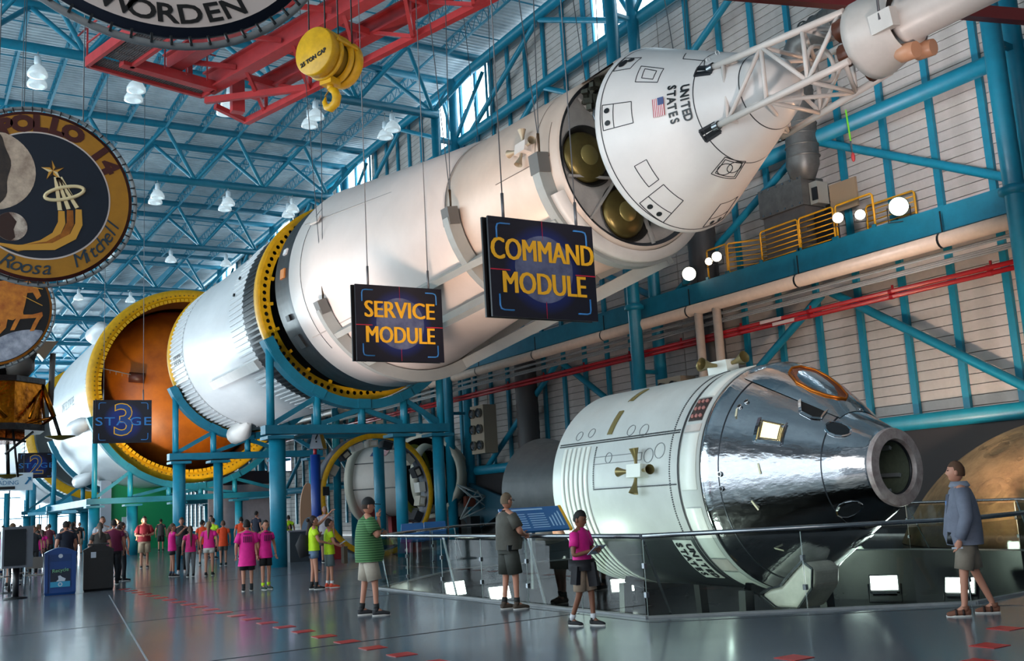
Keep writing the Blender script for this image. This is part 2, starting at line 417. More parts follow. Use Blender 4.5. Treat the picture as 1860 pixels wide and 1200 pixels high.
railing(18.2, 19.7, 'yellow rail bending back beside the round floodlight', mid=0, cross=((23.6, 19.7), (23.6, 18.35)))
railing(19.5, 19.5, 'yellow return railing behind the two hung spotlights', mid=6, cross=((24.6, 19.4), (24.6, 17.7)))
# air handler + duct
t = thing('air_handler', 'grey metal air handling cabinet standing on the catwalk', 'air handler', (24.2, 21.9, 8.65))
MB().box((24.2, 21.85, 9.4), (.9, 1.75, 1.5)).build('cabinet', mat('cabinet_grey', '#6f6a68', .4, metal=.5, noise=.3, nscale=1.5), t)
MB().box((24.15, 21.85, 10.62), (1.0, 1.85, .92)).build('plenum', DUCT, t)
mb = MB()
for k in range(6):
    for z in (10.22, 11.02): mb.box((23.64, 21.05+k*.31, z), (.03, .05, .05))
mb.build('rivet', STEEL, t, kind='stuff')
MB().box((24.2, 20.75, 10.5), (.5, .3, .7)).build('control_box', mat('galv', '#b9b7ae', .35, metal=.6), t)
MB().box((23.93, 20.68, 10.45), (.05, .2, .4)).build('vent', BLACK, t)
MB().box((24.3, 20.65, 9.3), (.6, .4, 1.2)).build('side_panel', BLACK, t)
MB().box((24.3, 19.9, 10.2), (.08, 1.0, .9)).build('deflector', mat('tan_board', '#8d7860', .6), t)
t = thing('air_duct', 'grey ribbed round duct rising from the air handler behind the escape tower', 'duct', (24.1, 21.2, 11.2))
MB().tube([(24, 21.15, 11.0), (24, 21.1, 11.5), (24, 21.05, 12), (24, 21, 14.9), (24, 20.6, 15.4), (24, 18.9, 15.6), (24, 17.5, 15.4)], [.36, .52, .5, .5, .5, .48, .45], 20).build('duct_tube', DUCT, t)
mb = MB()
for k in range(9): mb.lathe([(0, .5), (.03, .54), (.06, .5)], (24, 21.05, 11.7+k*.36), 'Z', 20)
for k in range(6): mb.lathe([(0, .47), (.03, .52), (.06, .47)], (24, 20.3-k*.4, 15.5), 'Y', 20)
mb.build('duct_rib', DUCT, t, kind='stuff')
t = thing('air_duct', 'dark corrugated duct standing at the right wall beyond the nearest column', 'duct', (24.4, 12.6, 9))
MB().lathe([(8.7+.12*k, .45+.03*(k % 2)) for k in range(110)], (24.2, 12.6, 0), 'Z', 18).build('duct_tube', DUCT, t)
t = thing('air_duct', 'dark vertical duct on the wall below the service module', 'duct', (24.4, 26.9, 0))
MB().lathe([(0+.2*k, .5+.015*(k % 2)) for k in range(58)], (24.2, 26.2, 0), 'Z', 18).build('duct_tube', mat('dark_duct', '#3c3b3c', .5), t)
t = thing('air_duct', 'second dark vertical duct on the wall behind the red pipes', 'duct', (24.4, 38.5, 0))
MB().lathe([(0+.2*k, .5+.015*(k % 2)) for k in range(40)], (24.2, 38.5, 0), 'Z', 18).build('duct_tube', mat('dark_duct'), t)
# pipes hung under the catwalk
t = thing('insulated_pipe', 'large cream insulated pipe hung below the catwalk', 'pipe', (23.2, 40, 7.5))
MB().tube([(23.2, 14, 7.72), (23.2, 80, 7.72)], .2, 16).build('pipe_run', CREAM, t)
for y in (25.6, 24.7):
    MB().tube([(23.2, y, 7.7), (23.2, y, 5.4), (23.25, y-.06, 5.15), (23.4, y-.1, 5.05), (24.4, y-.15, 5.05)], .15, 12).build('drop_pipe', CREAM, t)
for y in range(16, 76, 5):
    o = MB().lathe([(0, .215), (.07, .215)], (23.2, y, 7.72), 'Y', 14).build('pipe_clip', BLACK, t)
    MB().bar((23.2, y, 7.9), (23.2, y, 8.5), .03).build('hanger_rod', BLACK, t)
for j, (z, x) in enumerate(((6.79, 23.55), (6.65, 23.58))):
    t = thing('sprinkler_pipe', 'red sprinkler pipe below the catwalk, %s of the pair' % ('upper' if j == 0 else 'lower'), 'pipe', (x, 40, z))
    MB().tube([(x, 14, z), (x, 84, z)], .065, 10).build('pipe_run', REDP, t)
    mb = MB()
    for y in range(15, 80, 3): mb.box((x, y, z+.1), (.05, .05, .14)); mb.lathe([(0, .08), (.12, .08)], (x, y, z), 'Y', 10)
    mb.build('coupling', REDP, t, kind='stuff')
    MB().box((x-.08, 22.6-j*.5, z), (.03, .9, .1)).build('pipe_label', mat('pale_label', '#d8c0b8', .5), t)
for j in range(5):
    z, x = 7.15+.09*j, 23.5+.15*(j % 3)
    o = MB().tube([(x, 14, z), (x, 27+j, z), (x-.3, 28+j, z-.1), (x-.3, 80, z-.1)], .03, 6).build('conduit', GREY)
    tag(o, 'thin grey electrical conduit under the catwalk, %s of five' % ['lowest', 'second lowest', 'middle', 'second highest', 'highest'][j], 'conduit', 'conduits below the catwalk')
# loudspeaker boxes
def speaker(x, y, z, rows, lab):
    t = thing('loudspeaker', lab, 'loudspeaker', (x, y, z-.5)); h = .75*rows
    MB().box((x, y, z), (.7, 1.25, h)).build('cabinet', mat('speaker_cream', '#9a8b78', .6), t)
    for r in range(rows):
        for s in (-.32, .32):
            zz = z-h/2+.38+.75*r
            MB().lathe([(-.5, .22), (-.36, .22), (-.36, .17)], (x, y+s, zz), 'X', 16).build('driver_rim', STEEL, t)
            MB().sphere((x-.38, y+s, zz), (.1, .15, .15)).build('driver', DARKG, t)
speaker(23.6, 41.5, 5.0, 3, 'beige loudspeaker box with six round drivers on a column')
speaker(23.7, 27.6, 5.25, 1, 'beige loudspeaker box with two drivers behind the upright silver spacecraft')
MB().box((24.6, 28, 1.6), (.4, 60, 3)).build('trim_1', mat('dark_dado', '#2a2628', .7)); struct(bpy.data.objects['trim_1'])
# pendant lamps
lampglass = mat('lamp_glass', '#cfdde2', .2, emit=.38, noise=.25, nscale=4)
def make_lamp():
    t = thing('pendant_lamp', 'x', 'lamp', (0, 0, 0), world=False)
    MB().lathe([(.05, .04), (0, .13), (-.28, .15), (-.36, .1)], (0, 0, 0), 'Z', 14, caps=True).build('ballast', mat('lamp_white', '#d8e4ea', .4), t)
    MB().lathe([(-.34, .1), (-.5, .28), (-.72, .40), (-.84, .40), (-.84, .3)], (0, 0, 0), 'Z', 18).build('lamp_shade', lampglass, t)
    MB().tube([(0, 0, .05), (0, 0, .5)], .02, 6).build('stem', GREY, t)
    return t
lamp0 = make_lamp(); first = True
def lamp(x, y, lab):
    global first
    if first: o = lamp0; first = False; o.location = (x, y, 20.9)
    else: o = dup(lamp0, location=(x, y, 20.9))
    o['label'] = lab; o['group'] = 'glass pendant lamps below the trusses'
xs = [4.33, 8.24, 12.3, 16.4, 20.4]
ordn = ['leftmost', 'second from left', 'third from left', 'fourth from left', 'rightmost']
for r, (yc, xx, rn) in enumerate(((43.5, xs, 'nearest lamp row'), (58.5, xs[1:], 'second lamp row'), (73.5, xs[1:], 'third lamp row'), (88.5, xs, 'fourth lamp row'))):
    for i, x in enumerate(xx):
        j = i+(5-len(xx))
        lamp(x, yc, 'glass bell pendant lamp, %s of the %s, front one' % (ordn[j], rn))
        if r < 2: lamp(x+.1, yc+1.1, 'glass bell pendant lamp, %s of the %s, rear one' % (ordn[j], rn))
# spotlights on catwalk
def spot(loc, aim, r, lab, em, col='#fff1d8', body=BLACK):
    t = thing('spotlight', lab, 'spotlight', loc, world=False); d = (Vector(aim)-Vector(loc)).normalized()
    t.rotation_euler = d.to_track_quat('Y', 'Z').to_euler()
    MB().lathe([(-.5*r/.2*.5, r*.55), (-.2, r*.8), (0, r), (.12, r*1.02)], (0, 0, 0), 'Y', 20, caps=False).build('can', body, t)
    MB().lathe([(.02, .001), (.06, r*.6), (.08, r*.95)], (0, 0, 0), 'Y', 20).build('lens', mat('lens_%s' % lab[:9], col, .3, emit=em), t)
    MB().tube([(-r*1.1, 0, 0), (-r*1.1, -.05, -r*1.5), (r*1.1, -.05, -r*1.5), (r*1.1, 0, 0)], .018, 6).build('yoke', BLACK, t)
spot((23.3, 26.0, 9.05), (12, 14, 6), .24, 'glaring warm floodlight left of the yellow railings', 14, '#fff6dc')
spot((23.3, 24.95, 9.25), (12, 15, 6), .13, 'small spotlight, left of two under the yellow rail stub', 6)
spot((23.3, 24.55, 9.32), (12, 15, 6), .17, 'chrome spotlight, right of two under the yellow rail stub', 6, body=STEEL)
spot((23.3, 19.37, 9.25), (12, 12, 7), .16, 'faceted spotlight hung right of the air handler', 6)
spot((23.3, 18.6, 9.15), (14, 10, 4), .15, 'slim chrome spotlight hung on the yellow rail bend', 6, body=STEEL)
spot((23.3, 17.3, 9.0), (10, 5, 7), .27, 'large round floodlight with a pale green lens on the catwalk', 2.5, '#e6ffe6')
# green strap
t = thing('ratchet_strap', 'lime green lifting strap with red hook over the wall tube', 'strap', (24, 19.3, 12))
MB().bar((23.9, 19.15, 12.6), (23.9, 19.1, 11.6), .05, .015).build('webbing', mat('lime_webbing', '#7ad62a', .6), t)
MB().bar((23.9, 19.1, 11.6), (23.9, 19.1, 11.25), .04).build('hook', STEEL, t)
MB().sphere((23.9, 19.08, 11.1), (.06, .06, .15)).build('weight', RED, t)
# far-left teal columns and mezzanine posts in front of the bright end wall
for i, (x, y, r) in enumerate(((6.1, 83, .35), (6.9, 83, .2), (9.5, 92, .3), (13, 95, .3), (18, 97, .3), (3, 100, .3), (20.5, 70, .35), (19.5, 84, .3), (16.2, 78, .3))):
    o = MB().tube([(x, y, 0), (x, y, 7 if i > 1 else 4.2)], r, 14).build('hall_column', TEAL)
    tag(o, 'round teal post in the far part of the hall, %s' % ['thick one under the stage sign', 'thin one under the stage sign', 'left group', 'middle group', 'right group', 'leftmost', 'by the green screen', 'behind the green screen', 'below the orange mouth'][i], 'column', 'far hall posts')
# ================================================================== HANGING / STANDING ROCKET
XA, ZA = 13.225, 8.672
O_ = (XA, 0, ZA)
def ring_pt(y, r, deg): a = math.radians(deg); return Vector((XA+r*math.cos(a), y, ZA+r*math.sin(a)))
def tang(deg): a = math.radians(deg); return Vector((-math.sin(a), 0, math.cos(a)))
def radial(deg): a = math.radians(deg); return Vector((math.cos(a), 0, math.sin(a)))
def on_surf(mb, y0, r0, y1, r1, degs, w, h, base=0, smooth=False):   # longitudinal bars on a (conical) skin
    for d in degs:
        mb.bar(ring_pt(y0, r0+h/2+base, d), ring_pt(y1, r1+h/2+base, d), w, h, up=radial(d))
def stringers(y0, y1, r, n, w, h, m, parent, name='stringer', a0=0, a1=360, r1=None):
    me = MB().box((0, 0, 0), (h, abs(y1-y0), w)).mesh(name, m)
    for k in range(n):
        d = a0+(a1-a0)*k/n
        o = place(name, me, parent); p = ring_pt((y0+y1)/2, r+h/2, d); o.location = p-Vector(parent.location); o.rotation_euler[1] = -math.radians(d)
def curve_on(pts, rf, m, parent, name, w=.03, lift=.006, close=True):   # (y, deg) outline drawn as thin raised strip on surface r=rf(y)
    mb = MB(); P = []
    pp = pts+[pts[0]] if close else pts
    for (ya, da), (yb, db) in zip(pp[:-1], pp[1:]):
        st = max(1, int(abs(db-da)/4)+int(abs(yb-ya)/1.0)); 
        for s in range(st): P.append((ya+(yb-ya)*s/st, da+(db-da)*s/st))
    P.append(pp[-1])
    Q = [ring_pt(y, rf(y)+lift, d) for y, d in P]
    for (a, b, (y, d)) in zip(Q[:-1], Q[1:], P): mb.bar(a, b, w, .01, up=radial(d))
    return mb.build(name, m, parent, fix=False)
def patch_on(pts, rf, m, parent, name, lift=.012, label=None):      # filled polygon on the skin
    return MB().poly([ring_pt(y, rf(y)+lift, d) for y, d in pts]).build(name, m, parent, label, fix=False)

# ---- second stage (large diameter), orange tank dome in its open front
R2 = 5.03
s2 = thing('rocket_stage', 'huge white rocket stage with yellow rim and orange tank dome in its open mouth', 'rocket stage', (XA, 62, 3.4))
MB().lathe([(70.8, R2-.4), (70.8, R2), (56.2, R2), (56.1, R2+.02), (54.9, R2+.02)], O_, n=96).build('skin', WHITE_STG, s2)
stringers(56.1, 54.95, R2, 150, .06, .05, WHITE_STG, s2)
rimm = MB(); rimm.lathe([(55.0, R2+.03), (55.0, R2+.16), (54.75, R2+.17), (54.5, R2+.05), (54.6, R2-.42), (55.0, R2-.46), (55.3, R2-.4)], O_, n=120)
rimm.build('rim', YEL, s2, 'yellow ring flange')
mb = MB()
for k in range(128):
    d = 360*k/128; p = ring_pt(54.58, R2-.46, d); mb.bar(p-radial(d)*.07, p+radial(d)*.09, .17, .1, up=(0, 1, 0))
mb.build('rim_teeth', YEL, s2, kind='stuff')
mb = MB()
for k in range(128):
    d = 360*(k+.5)/128; p = ring_pt(54.53, R2-.2, d); mb.bar(p, p+Vector((0, .05, 0)), .07, .07)
mb.build('rim_bolt', mat('brass_bolt', '#7a5a12', .5), s2, kind='stuff')
orange = mat('orange_tank_foam', '#bd660c', .42, noise=.6, nscale=.3, col2='#5e2608', bump=.3, bscale=2, stretch=(1, 1, 1))
pr = []
for i in range(15):
    a = PI/2*i/14; pr.append((58.2-2.9*math.cos(a), max(.001, 4.62*math.sin(a))))
MB().lathe(pr, O_, n=96).build('tank_dome', orange, s2, 'orange-brown foam-covered tank dome')
MB().lathe([(58.2, 4.62), (55.1, 4.66)], O_, n=96).build('inner_skirt', mat('brown_skirt', '#5a3414', .5), s2)
bx = MB().tube([(10.25, 55.5, 9.15), (11.0, 55.3, 9.08)], .27, 12).build('dome_canister', mat('brown_box', '#4a2216', .5), s2)
mb = MB().tube([(8.66, 55.25, 9.6), (10.3, 55.25, 9.25)], .025, 5)
for k in range(5): mb.bar((8.95+.3*k, 55.25, 9.54-.064*k), (8.95+.3*k, 55.25, 9.36-.064*k), .02)
mb.build('dome_cable', GREY, s2)
for d, L in ((60, 12), (95, 8), (140, 9), (200, 10), (232, 4)):
    mb = MB(); mb.tube([ring_pt(57, R2+.1, d), ring_pt(57.6, R2+.25, d), ring_pt(60, R2+.28, d), ring_pt(61.5, R2+.05, d)] if d != 232 else [ring_pt(66, R2+.1, d), ring_pt(66.4, R2+.45, d), ring_pt(69, R2+.5, d), ring_pt(71.5, R2+.1, d)], [.1, .4, .45, .1], 12)
    mb.build('fairing', WHITE_STG, s2)
for j, dd in enumerate((183, 190)):
    letters('UNITED STATES' if j == 0 else '', .7, GREY, s2, frame(ring_pt(62.5, R2+.02, dd), (0, -1, 0), tang(dd)*-1), 'lettering') if j == 0 else None
# aft end of the second stage and the first stage behind it
MB().lathe([(70.8, R2), (71.6, R2-.1), (71.6, 3.0), (72.5, 1.0)], O_, n=64).build('aft_skirt', mat('dark_bronze', '#3a2a20', .5, noise=.5), s2)
s1 = thing('rocket_stage', 'far white first stage with black and white checks beyond the large stage', 'rocket stage', (XA, 88, 3.4))
MB().lathe([(110, R2), (83, R2), (83, R2-.5)], O_, n=64).build('skin', mat('bright_white_stage', '#eef2f4', .3), s1)
MB().lathe([(83.2, R2+.02), (83.0, R2+.22), (82.5, R2+.22), (82.5, R2-.35)], O_, n=64).build('rim', YEL, s1)
stringers(88, 83.4, R2, 110, .12, .06, mat('pale_grey_stringer', '#aab4ba', .4), s1)
MB().lathe([(82.9, .01), (83.4, 3), (84.5, R2-.4)], O_, n=48).build('tank_dome', mat('grey_dome', '#5c5f60', .5), s1)

# ---- third stage
R3 = 3.3
s3 = thing('rocket_stage', 'white third stage with black ribbed band and holed yellow front ring', 'rocket stage', (XA, 38, 5.2))
MB().lathe([(44.7, R3-.3), (44.7, R3), (42.3, R3), (42.2, R3+.03), (42.1, R3), (35.4, R3), (35.35, R3+.02), (33.67, R3+.02)], O_, n=96).build('skin', WHITE_STG, s3)
MB().lathe([(33.67, R3+.02), (31.95, R3+.02), (31.95, R3-.35)], O_, n=96).build('black_band', BLACK, s3, 'black ribbed forward band')
MB().lathe([(44.9, R3-.3), (44.9, R3+.08), (44.6, R3+.1), (44.55, R3)], O_, n=96).build('aft_rim', YEL, s3, 'thin yellow aft ring')
stringers(44.5, 42.35, R3, 108, .07, .05, WHITE_STG, s3)
stringers(35.3, 33.7, R3, 108, .07, .05, WHITE_STG, s3)
stringers(33.65, 32.0, R3, 108, .07, .05, BLACK, s3, 'black_stringer')
MB().lathe([(42.28, R3+.035), (42.2, R3+.035)], O_, n=96).build('seam_ring', GREY, s3)
# holed flange
def holed_ring(y, ri, ro, n, rh, m, parent, thick=.1):
    bm = bmesh.new(); st = 2*PI/n
    for k in range(n):
        a0, am, a1 = k*st, (k+.5)*st, (k+1)*st; rm = (ri+ro)/2
        pt = lambda r, a: (XA+r*math.cos(a), y, ZA+r*math.sin(a))
        outer = [pt(ri, a0), pt(ri, am), pt(ri, a1), pt(rm, a1), pt(ro, a1), pt(ro, am), pt(ro, a0), pt(rm, a0)]
        cx = Vector(pt(rm, am)); rx = Vector((math.cos(am), 0, math.sin(am))); tx = Vector((-math.sin(am), 0, math.cos(am)))
        dirs = [(-1, -1), (-1, 0), (-1, 1), (0, 1), (1, 1), (1, 0), (1, -1), (0, -1)]
        inner = []
        for i, j in dirs:
            l = math.hypot(i, j); inner.append(cx+rx*(rh*i/l)+tx*(rh*j/l))
        vo = [bm.verts.new(p) for p in outer]; vi = [bm.verts.new(p) for p in inner]
        for q in range(8): bm.faces.new((vo[q], vo[(q+1) % 8], vi[(q+1) % 8], vi[q]))
    bmesh.ops.remove_doubles(bm, verts=bm.verts, dist=.001)
    ret = bmesh.ops.solidify(bm, geom=bm.faces[:], thickness=thick)
    me = bpy.data.meshes.new('ring_flange'); bm.to_mesh(me); bm.free(); me.materials.append(m)
    return place('ring_flange', me, parent)
holed_ring(31.78, R3-.3, R3+.04, 84, .075, YEL, s3, .06)
MB().lathe([(31.75, R3+.02), (31.75, R3+.14), (32.05, R3+.14), (32.05, R3)], O_, n=96).build('forward_rim', YEL, s3, 'yellow forward ring')
mb = MB()
for k in range(22):
    d = 360*k/22+5; p = ring_pt(31.7, R3-.3, d); mb.bar(p-radial(d)*.08, p+radial(d)*.1, .1, .12, up=(0, 1, 0))
mb.build('ring_lug', YEL, s3, kind='stuff')
MB().lathe([(31.85, R3-.3), (33.6, R3-.42), (34.0, 2.6), (33.2, .01)], O_, n=72).build('forward_dome', mat('dark_interior', '#1b1a19', .7, noise=.3, nscale=2), s3)
# auxiliary propulsion pods and cable tunnel
for d in (78, 258):
    MB().tube([ring_pt(44.3, R3+.1, d), ring_pt(43.6, R3+.35, d), ring_pt(42.6, R3+.3, d), ring_pt(41.9, R3+.0, d)], [.12, .42, .38, .1], 12).build('thruster_pod', WHITE, s3)
MB().bar(ring_pt(39.6, R3+.1, 215), ring_pt(33.7, R3+.1, 215), .34, .2, up=radial(215)).build('cable_tunnel', WHITE, s3)
for k, d in enumerate((160, 170)):
    MB().bar(ring_pt(34.4+.2*k, R3+.12, d), ring_pt(34.3+.2*k, R3+.12, d), .1, .06, up=radial(d)).build('sensor', BLACK, s3)
mb = MB()
for k in range(7):
    for j in range(2): mb.bar(ring_pt(43.7-.16*k, R3+.065, 184+4*j), ring_pt(43.7-.16*k, R3+.065, 186.5+4*j-(k % 2)), .07, .01, up=radial(186))
mb.build('stencil_mark', BLACK, s3)
# ---- spacecraft adapter cone
ad = thing('adapter_cone', 'white tapered spacecraft adapter between third stage and service module', 'adapter', (XA, 25, 5.4))
YA0, YA1, RS = 28.94, 20.9, 2.12
ra = lambda y: RS+(y-YA1)/(YA0-YA1)*(3.3-RS)
MB().lathe([(30.3, 3.1), (30.3, 3.28), (28.97, 3.28)], O_, n=96).build('instrument_ring', BLACK, ad, 'black ring with small hatches')
MB().lathe([(YA0, 3.2), (YA0, 3.3), (27.4, ra(27.4)), (25, ra(25)), (YA1, RS+.03), (YA1, RS-.3)], O_, n=96).build('skin', mat('adapter_white', '#dcd0c9', .36, noise=.1, nscale=.7), ad)
MB().lathe([(30.25, 3.1), (30.4, 2.5), (31.2, 1.6)], O_, n=48).build('aft_closure', mat('dark_interior'), ad)
for d, y, dy, w, c in ((176, 29.5, .35, .2, '#c07a3c'), (163, 29.6, .3, .12, '#d8d8d8'), (200, 29.6, .3, .12, '#0a0a0a'), (214, 29.6, .4, .3, '#0a0a0a')):
    MB().bar(ring_pt(y-dy/2, 3.3, d), ring_pt(y+dy/2, 3.3, d), w*1.5, .06, up=radial(d)).build('ring_hatch', mat('hatch'+c, c, .5), ad)
curve_on([(28.2, 140), (28.2, 225)], ra, LINE, ad, 'panel_seam', .02, .004, close=False)
for d in (150, 215): curve_on([(28.7, d), (21.2, d)], ra, mat('faint_seam', '#9c948e', .6), ad, 'panel_seam', .03, .004, close=False)
MB().bar(ring_pt(28.0, 3.26, 152), ring_pt(27.5, 3.2, 152), .22, .05, up=radial(152)).build('access_hatch', GREYW, ad)
# ---- service module (open front, tanks showing)
sm = thing('service_module', 'tan-lit cylindrical service module with open front showing round brass tanks', 'spacecraft module', (XA, 18.5, 6.6))
YS0, YS1, RF = 20.9, 16.25, 1.95
rsf = lambda y: RF+(y-YS1)/(YS0-YS1)*(RS-.02-RF)
smm = mat('service_module_skin', '#cdb9aa', .35, noise=.12, nscale=1.2, metal=.1)
MB().lathe([(YS0, RS-.3), (YS0, RS), (20.84, RS-.02), (YS1, RF), (YS1-.03, RF-.06)], O_, n=96).build('skin', smm, sm)
MB().lathe([(20.86, RS+.015), (20.82, RS+.015)], O_, n=96).build('seam_ring', LINE, sm)
MB().lathe([(YS1+.02, RF-.02), (YS1+.02, RF-.14), (YS1+.5, RF-.16)], O_, n=96).build('front_rim', DARKG, sm)
MB().lathe([(YS1+.06, .001), (YS1+.06, RF-.1)], O_, n=64).build('bulkhead', mat('bulkhead_grey', '#a29b96', .45, noise=.3, nscale=2), sm)
brass = mat('brass_tank', '#6f5f35', .3, metal=.75, noise=.4, nscale=2)
def tank(cx, cz, r, lab):
    c = (XA+cx, YS1+.55, ZA+cz)
    MB().lathe([(-.52, r+.10), (-.55, r+.12), (-.55, r+.08), (-.505, r+.07), (-.505, .001)], (c[0]+.07, c[1], c[2]+.03), 'Y', 40).build('well_shade_disc', mat('tank_well', '#17130f', .5), sm)  # flat dark disc standing in for the shaded well round the tank
    t = MB().lathe([(-.70+.18*(1-math.cos(PI/2*i/8)), max(.001, r*math.sin(PI/2*i/8))) for i in range(9)], c, 'Y', 40).build('tank', brass, sm, lab)
    MB().lathe([(-.71, .001), (-.71, .2), (-.69, .22)], c, 'Y', 20).build('tank_boss', mat('brass_boss', '#8a7a48', .35, metal=.6), t)
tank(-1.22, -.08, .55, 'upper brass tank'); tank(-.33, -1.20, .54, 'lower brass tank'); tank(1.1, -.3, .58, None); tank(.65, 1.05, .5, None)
mb = MB()
for a, b in (((-1.3, 1.2), (.2, -.2)), ((-.2, -.1), (-1.2, -1.4)), ((-.2, -.1), (.4, -1.8)), ((-.2, -.1), (1.6, .3)), ((-.9, 1.55), (.9, 1.4)), ((-.2, -.1), (.1, 1.7)), ((-1.7, -.55), (-.2, -.45))):
    mb.bar((XA+a[0], YS1-.02, ZA+a[1]), (XA+b[0], YS1-.02, ZA+b[1]), .07, .05)
mb.build('spider_beam', mat('spider_grey', '#97918c', .4), sm)
mb = MB(); mb.tube([(XA-.9, YS1-.12, ZA+1.5), (XA-1.05, YS1-.15, ZA+.8), (XA-.8, YS1-.15, ZA+.1), (XA-.35, YS1-.15, ZA-.5), (XA+.1, YS1-.12, ZA-1.0)], .03, 8)
mb.tube([(XA-.55, YS1-.1, ZA-.2), (XA-.2, YS1-.15, ZA-.8), (XA+.3, YS1-.1, ZA-1.05)], .025, 8)
mb.build('plumbing', STEEL, sm)
mb = MB()
for k in range(60):
    a = R_.uniform(105, 138); r = R_.uniform(1.25, 1.8); p = ring_pt(YS1-R_.uniform(.0, .25), r, a); mb.box(p, (R_.uniform(.05, .2), .12, R_.uniform(.05, .2)), R_.uniform(0, 3))
mb.build('instrument_bay', mat('foil_dark', '#5a5a50', .3, metal=.7, noise=.6), sm, 'crumpled dark foil instruments near the top', kind='stuff')
# upper quadrant panel raised (white curved shield at top)
MB().lathe([(YS1+.02, RF+.005), (15.1, RF+.01), (15.1, RF-.03), (YS1+.02, RF-.03)], O_, n=16, a0=55, a1=129).build('top_shield', GREYW, sm)
# thruster quad
def quad(parent, base, nrm, axf, col, bell, s=1.0, world=True):
    nrm = Vector(nrm).normalized(); axf = Vector(axf).normalized(); side = nrm.cross(axf); base = Vector(base)
    mb = MB(); mb.box(base+nrm*.12*s, (.01, .01, .01))
    M_ = Matrix((axf, side, nrm)).transposed()
    mb = MB().box(base+nrm*.11*s, (.52*s, .3*s, .24*s), M_); mb.build('thruster_housing', col, parent)
    for d, off in ((axf, .30), (-axf, .30), (side, .22), (-side, .22)):
        p = base+nrm*.15*s+d*off*s; V = (d+nrm*.22).normalized()
        mb = MB().tube([p-d*.06*s, p+V*.05*s, p+V*.13*s, p+V*.30*s], [.035*s, .045*s, .06*s, .115*s], 14, cap=False)
        mb.build('thruster_nozzle', bell, parent)
dq = 170
quad(sm, ring_pt(17.35, rsf(17.35), dq), radial(dq), (0, 1, 0), GREYW, mat('nozzle_tan', '#a89880', .4, metal=.3), .8)
curve_on([(18.6, 182), (16.5, 182), (16.5, 160)], rsf, mat('dotted_seam', '#6c5c50', .6), sm, 'panel_seam', .015, .004, close=False)
MB().lathe([(17.0, rsf(17.0)+.01), (17.02, rsf(17.0)+.01)], O_, n=96).build('seam_ring', mat('dotted_seam'), sm)
# hanging cradles (arc saddles) with two long beams, hung on cables
cr = thing('hanging_cradle', 'pale grey curved cradle arcs and long beams hung on cables below the spacecraft', 'cradle', (XA, 22, 5))
def arc(y, r, wd, th, a0, a1, m, parent, name='cradle_arc', n=28):
    mb = MB(); mb.lathe([(y-wd/2, r), (y+wd/2, r), (y+wd/2, r+th), (y-wd/2, r+th), (y-wd/2, r)], O_, n=n, a0=a0, a1=a1, smooth=False)
    for a in (a0, a1):
        p = ring_pt(y, r+th/2, a); mb.bar(p-Vector((0, wd/2, 0)), p+Vector((0, wd/2, 0)), th, .02, up=tang(a))
    return mb.build(name, m, parent)
ARC = [(27.1, ra(27.1)+.02, .34, 204), (20.3, RS+.04, .32, 190), (16.65, 1.97, .3, 187)]
for y, r, th, aa in ARC:
    arc(y, r, .26, th, aa, 540-aa, LGREY, cr)
    for a in (aa-1, 541-aa): MB().bar(ring_pt(y, r+.02, a), ring_pt(y, r+.3, a), .34, .42, up=tang(a)).build('end_bracket', mat('bracket_grey', '#5d5b58', .5), cr)
for a in (219, 321):
    for (y0, r0, _, _a), (y1, r1, _, _b) in zip(ARC[:-1], ARC[1:]): MB().bar(ring_pt(y0, r0+.17, a), ring_pt(y1, r1+.17, a), .16, .34, up=radial(a)).build('cradle_beam', LGREY, cr)
for a in (240, 300):
    for (y0, r0, _, _a), (y1, r1, _, _b) in zip(ARC[:1], ARC[2:]): MB().bar(ring_pt(y0, r0+.17, a), ring_pt(y1, r1+.3, a), .16, .3, up=radial(a)).build('cradle_beam', LGREY, cr)
MB().lathe([(16.5, 1.97), (16.5, 2.2), (16.3, 2.2), (16.3, 1.97)], O_, n=40, a0=205, a1=345).build('front_saddle', GREYW, cr)
for y, r, th, aa in ARC:
    for a in (aa, 540-aa):
        p = ring_pt(y, r+.15, a)
        for dx, dy in ((-.9, 1.2), (.0, -.7)):
            MB().tube([p, p+Vector((0, 0, .5)), (p.x+dx*.5, p.y+dy, 23.9)], .012, 5).build('cable', CABLE, cr)
            MB().tube([p+Vector((0, 0, .25)), p+Vector((dx*.02, 0, .7))], .024, 6).build('turnbuckle', mat('rusty_turnbuckle', '#4a3520', .5), cr)

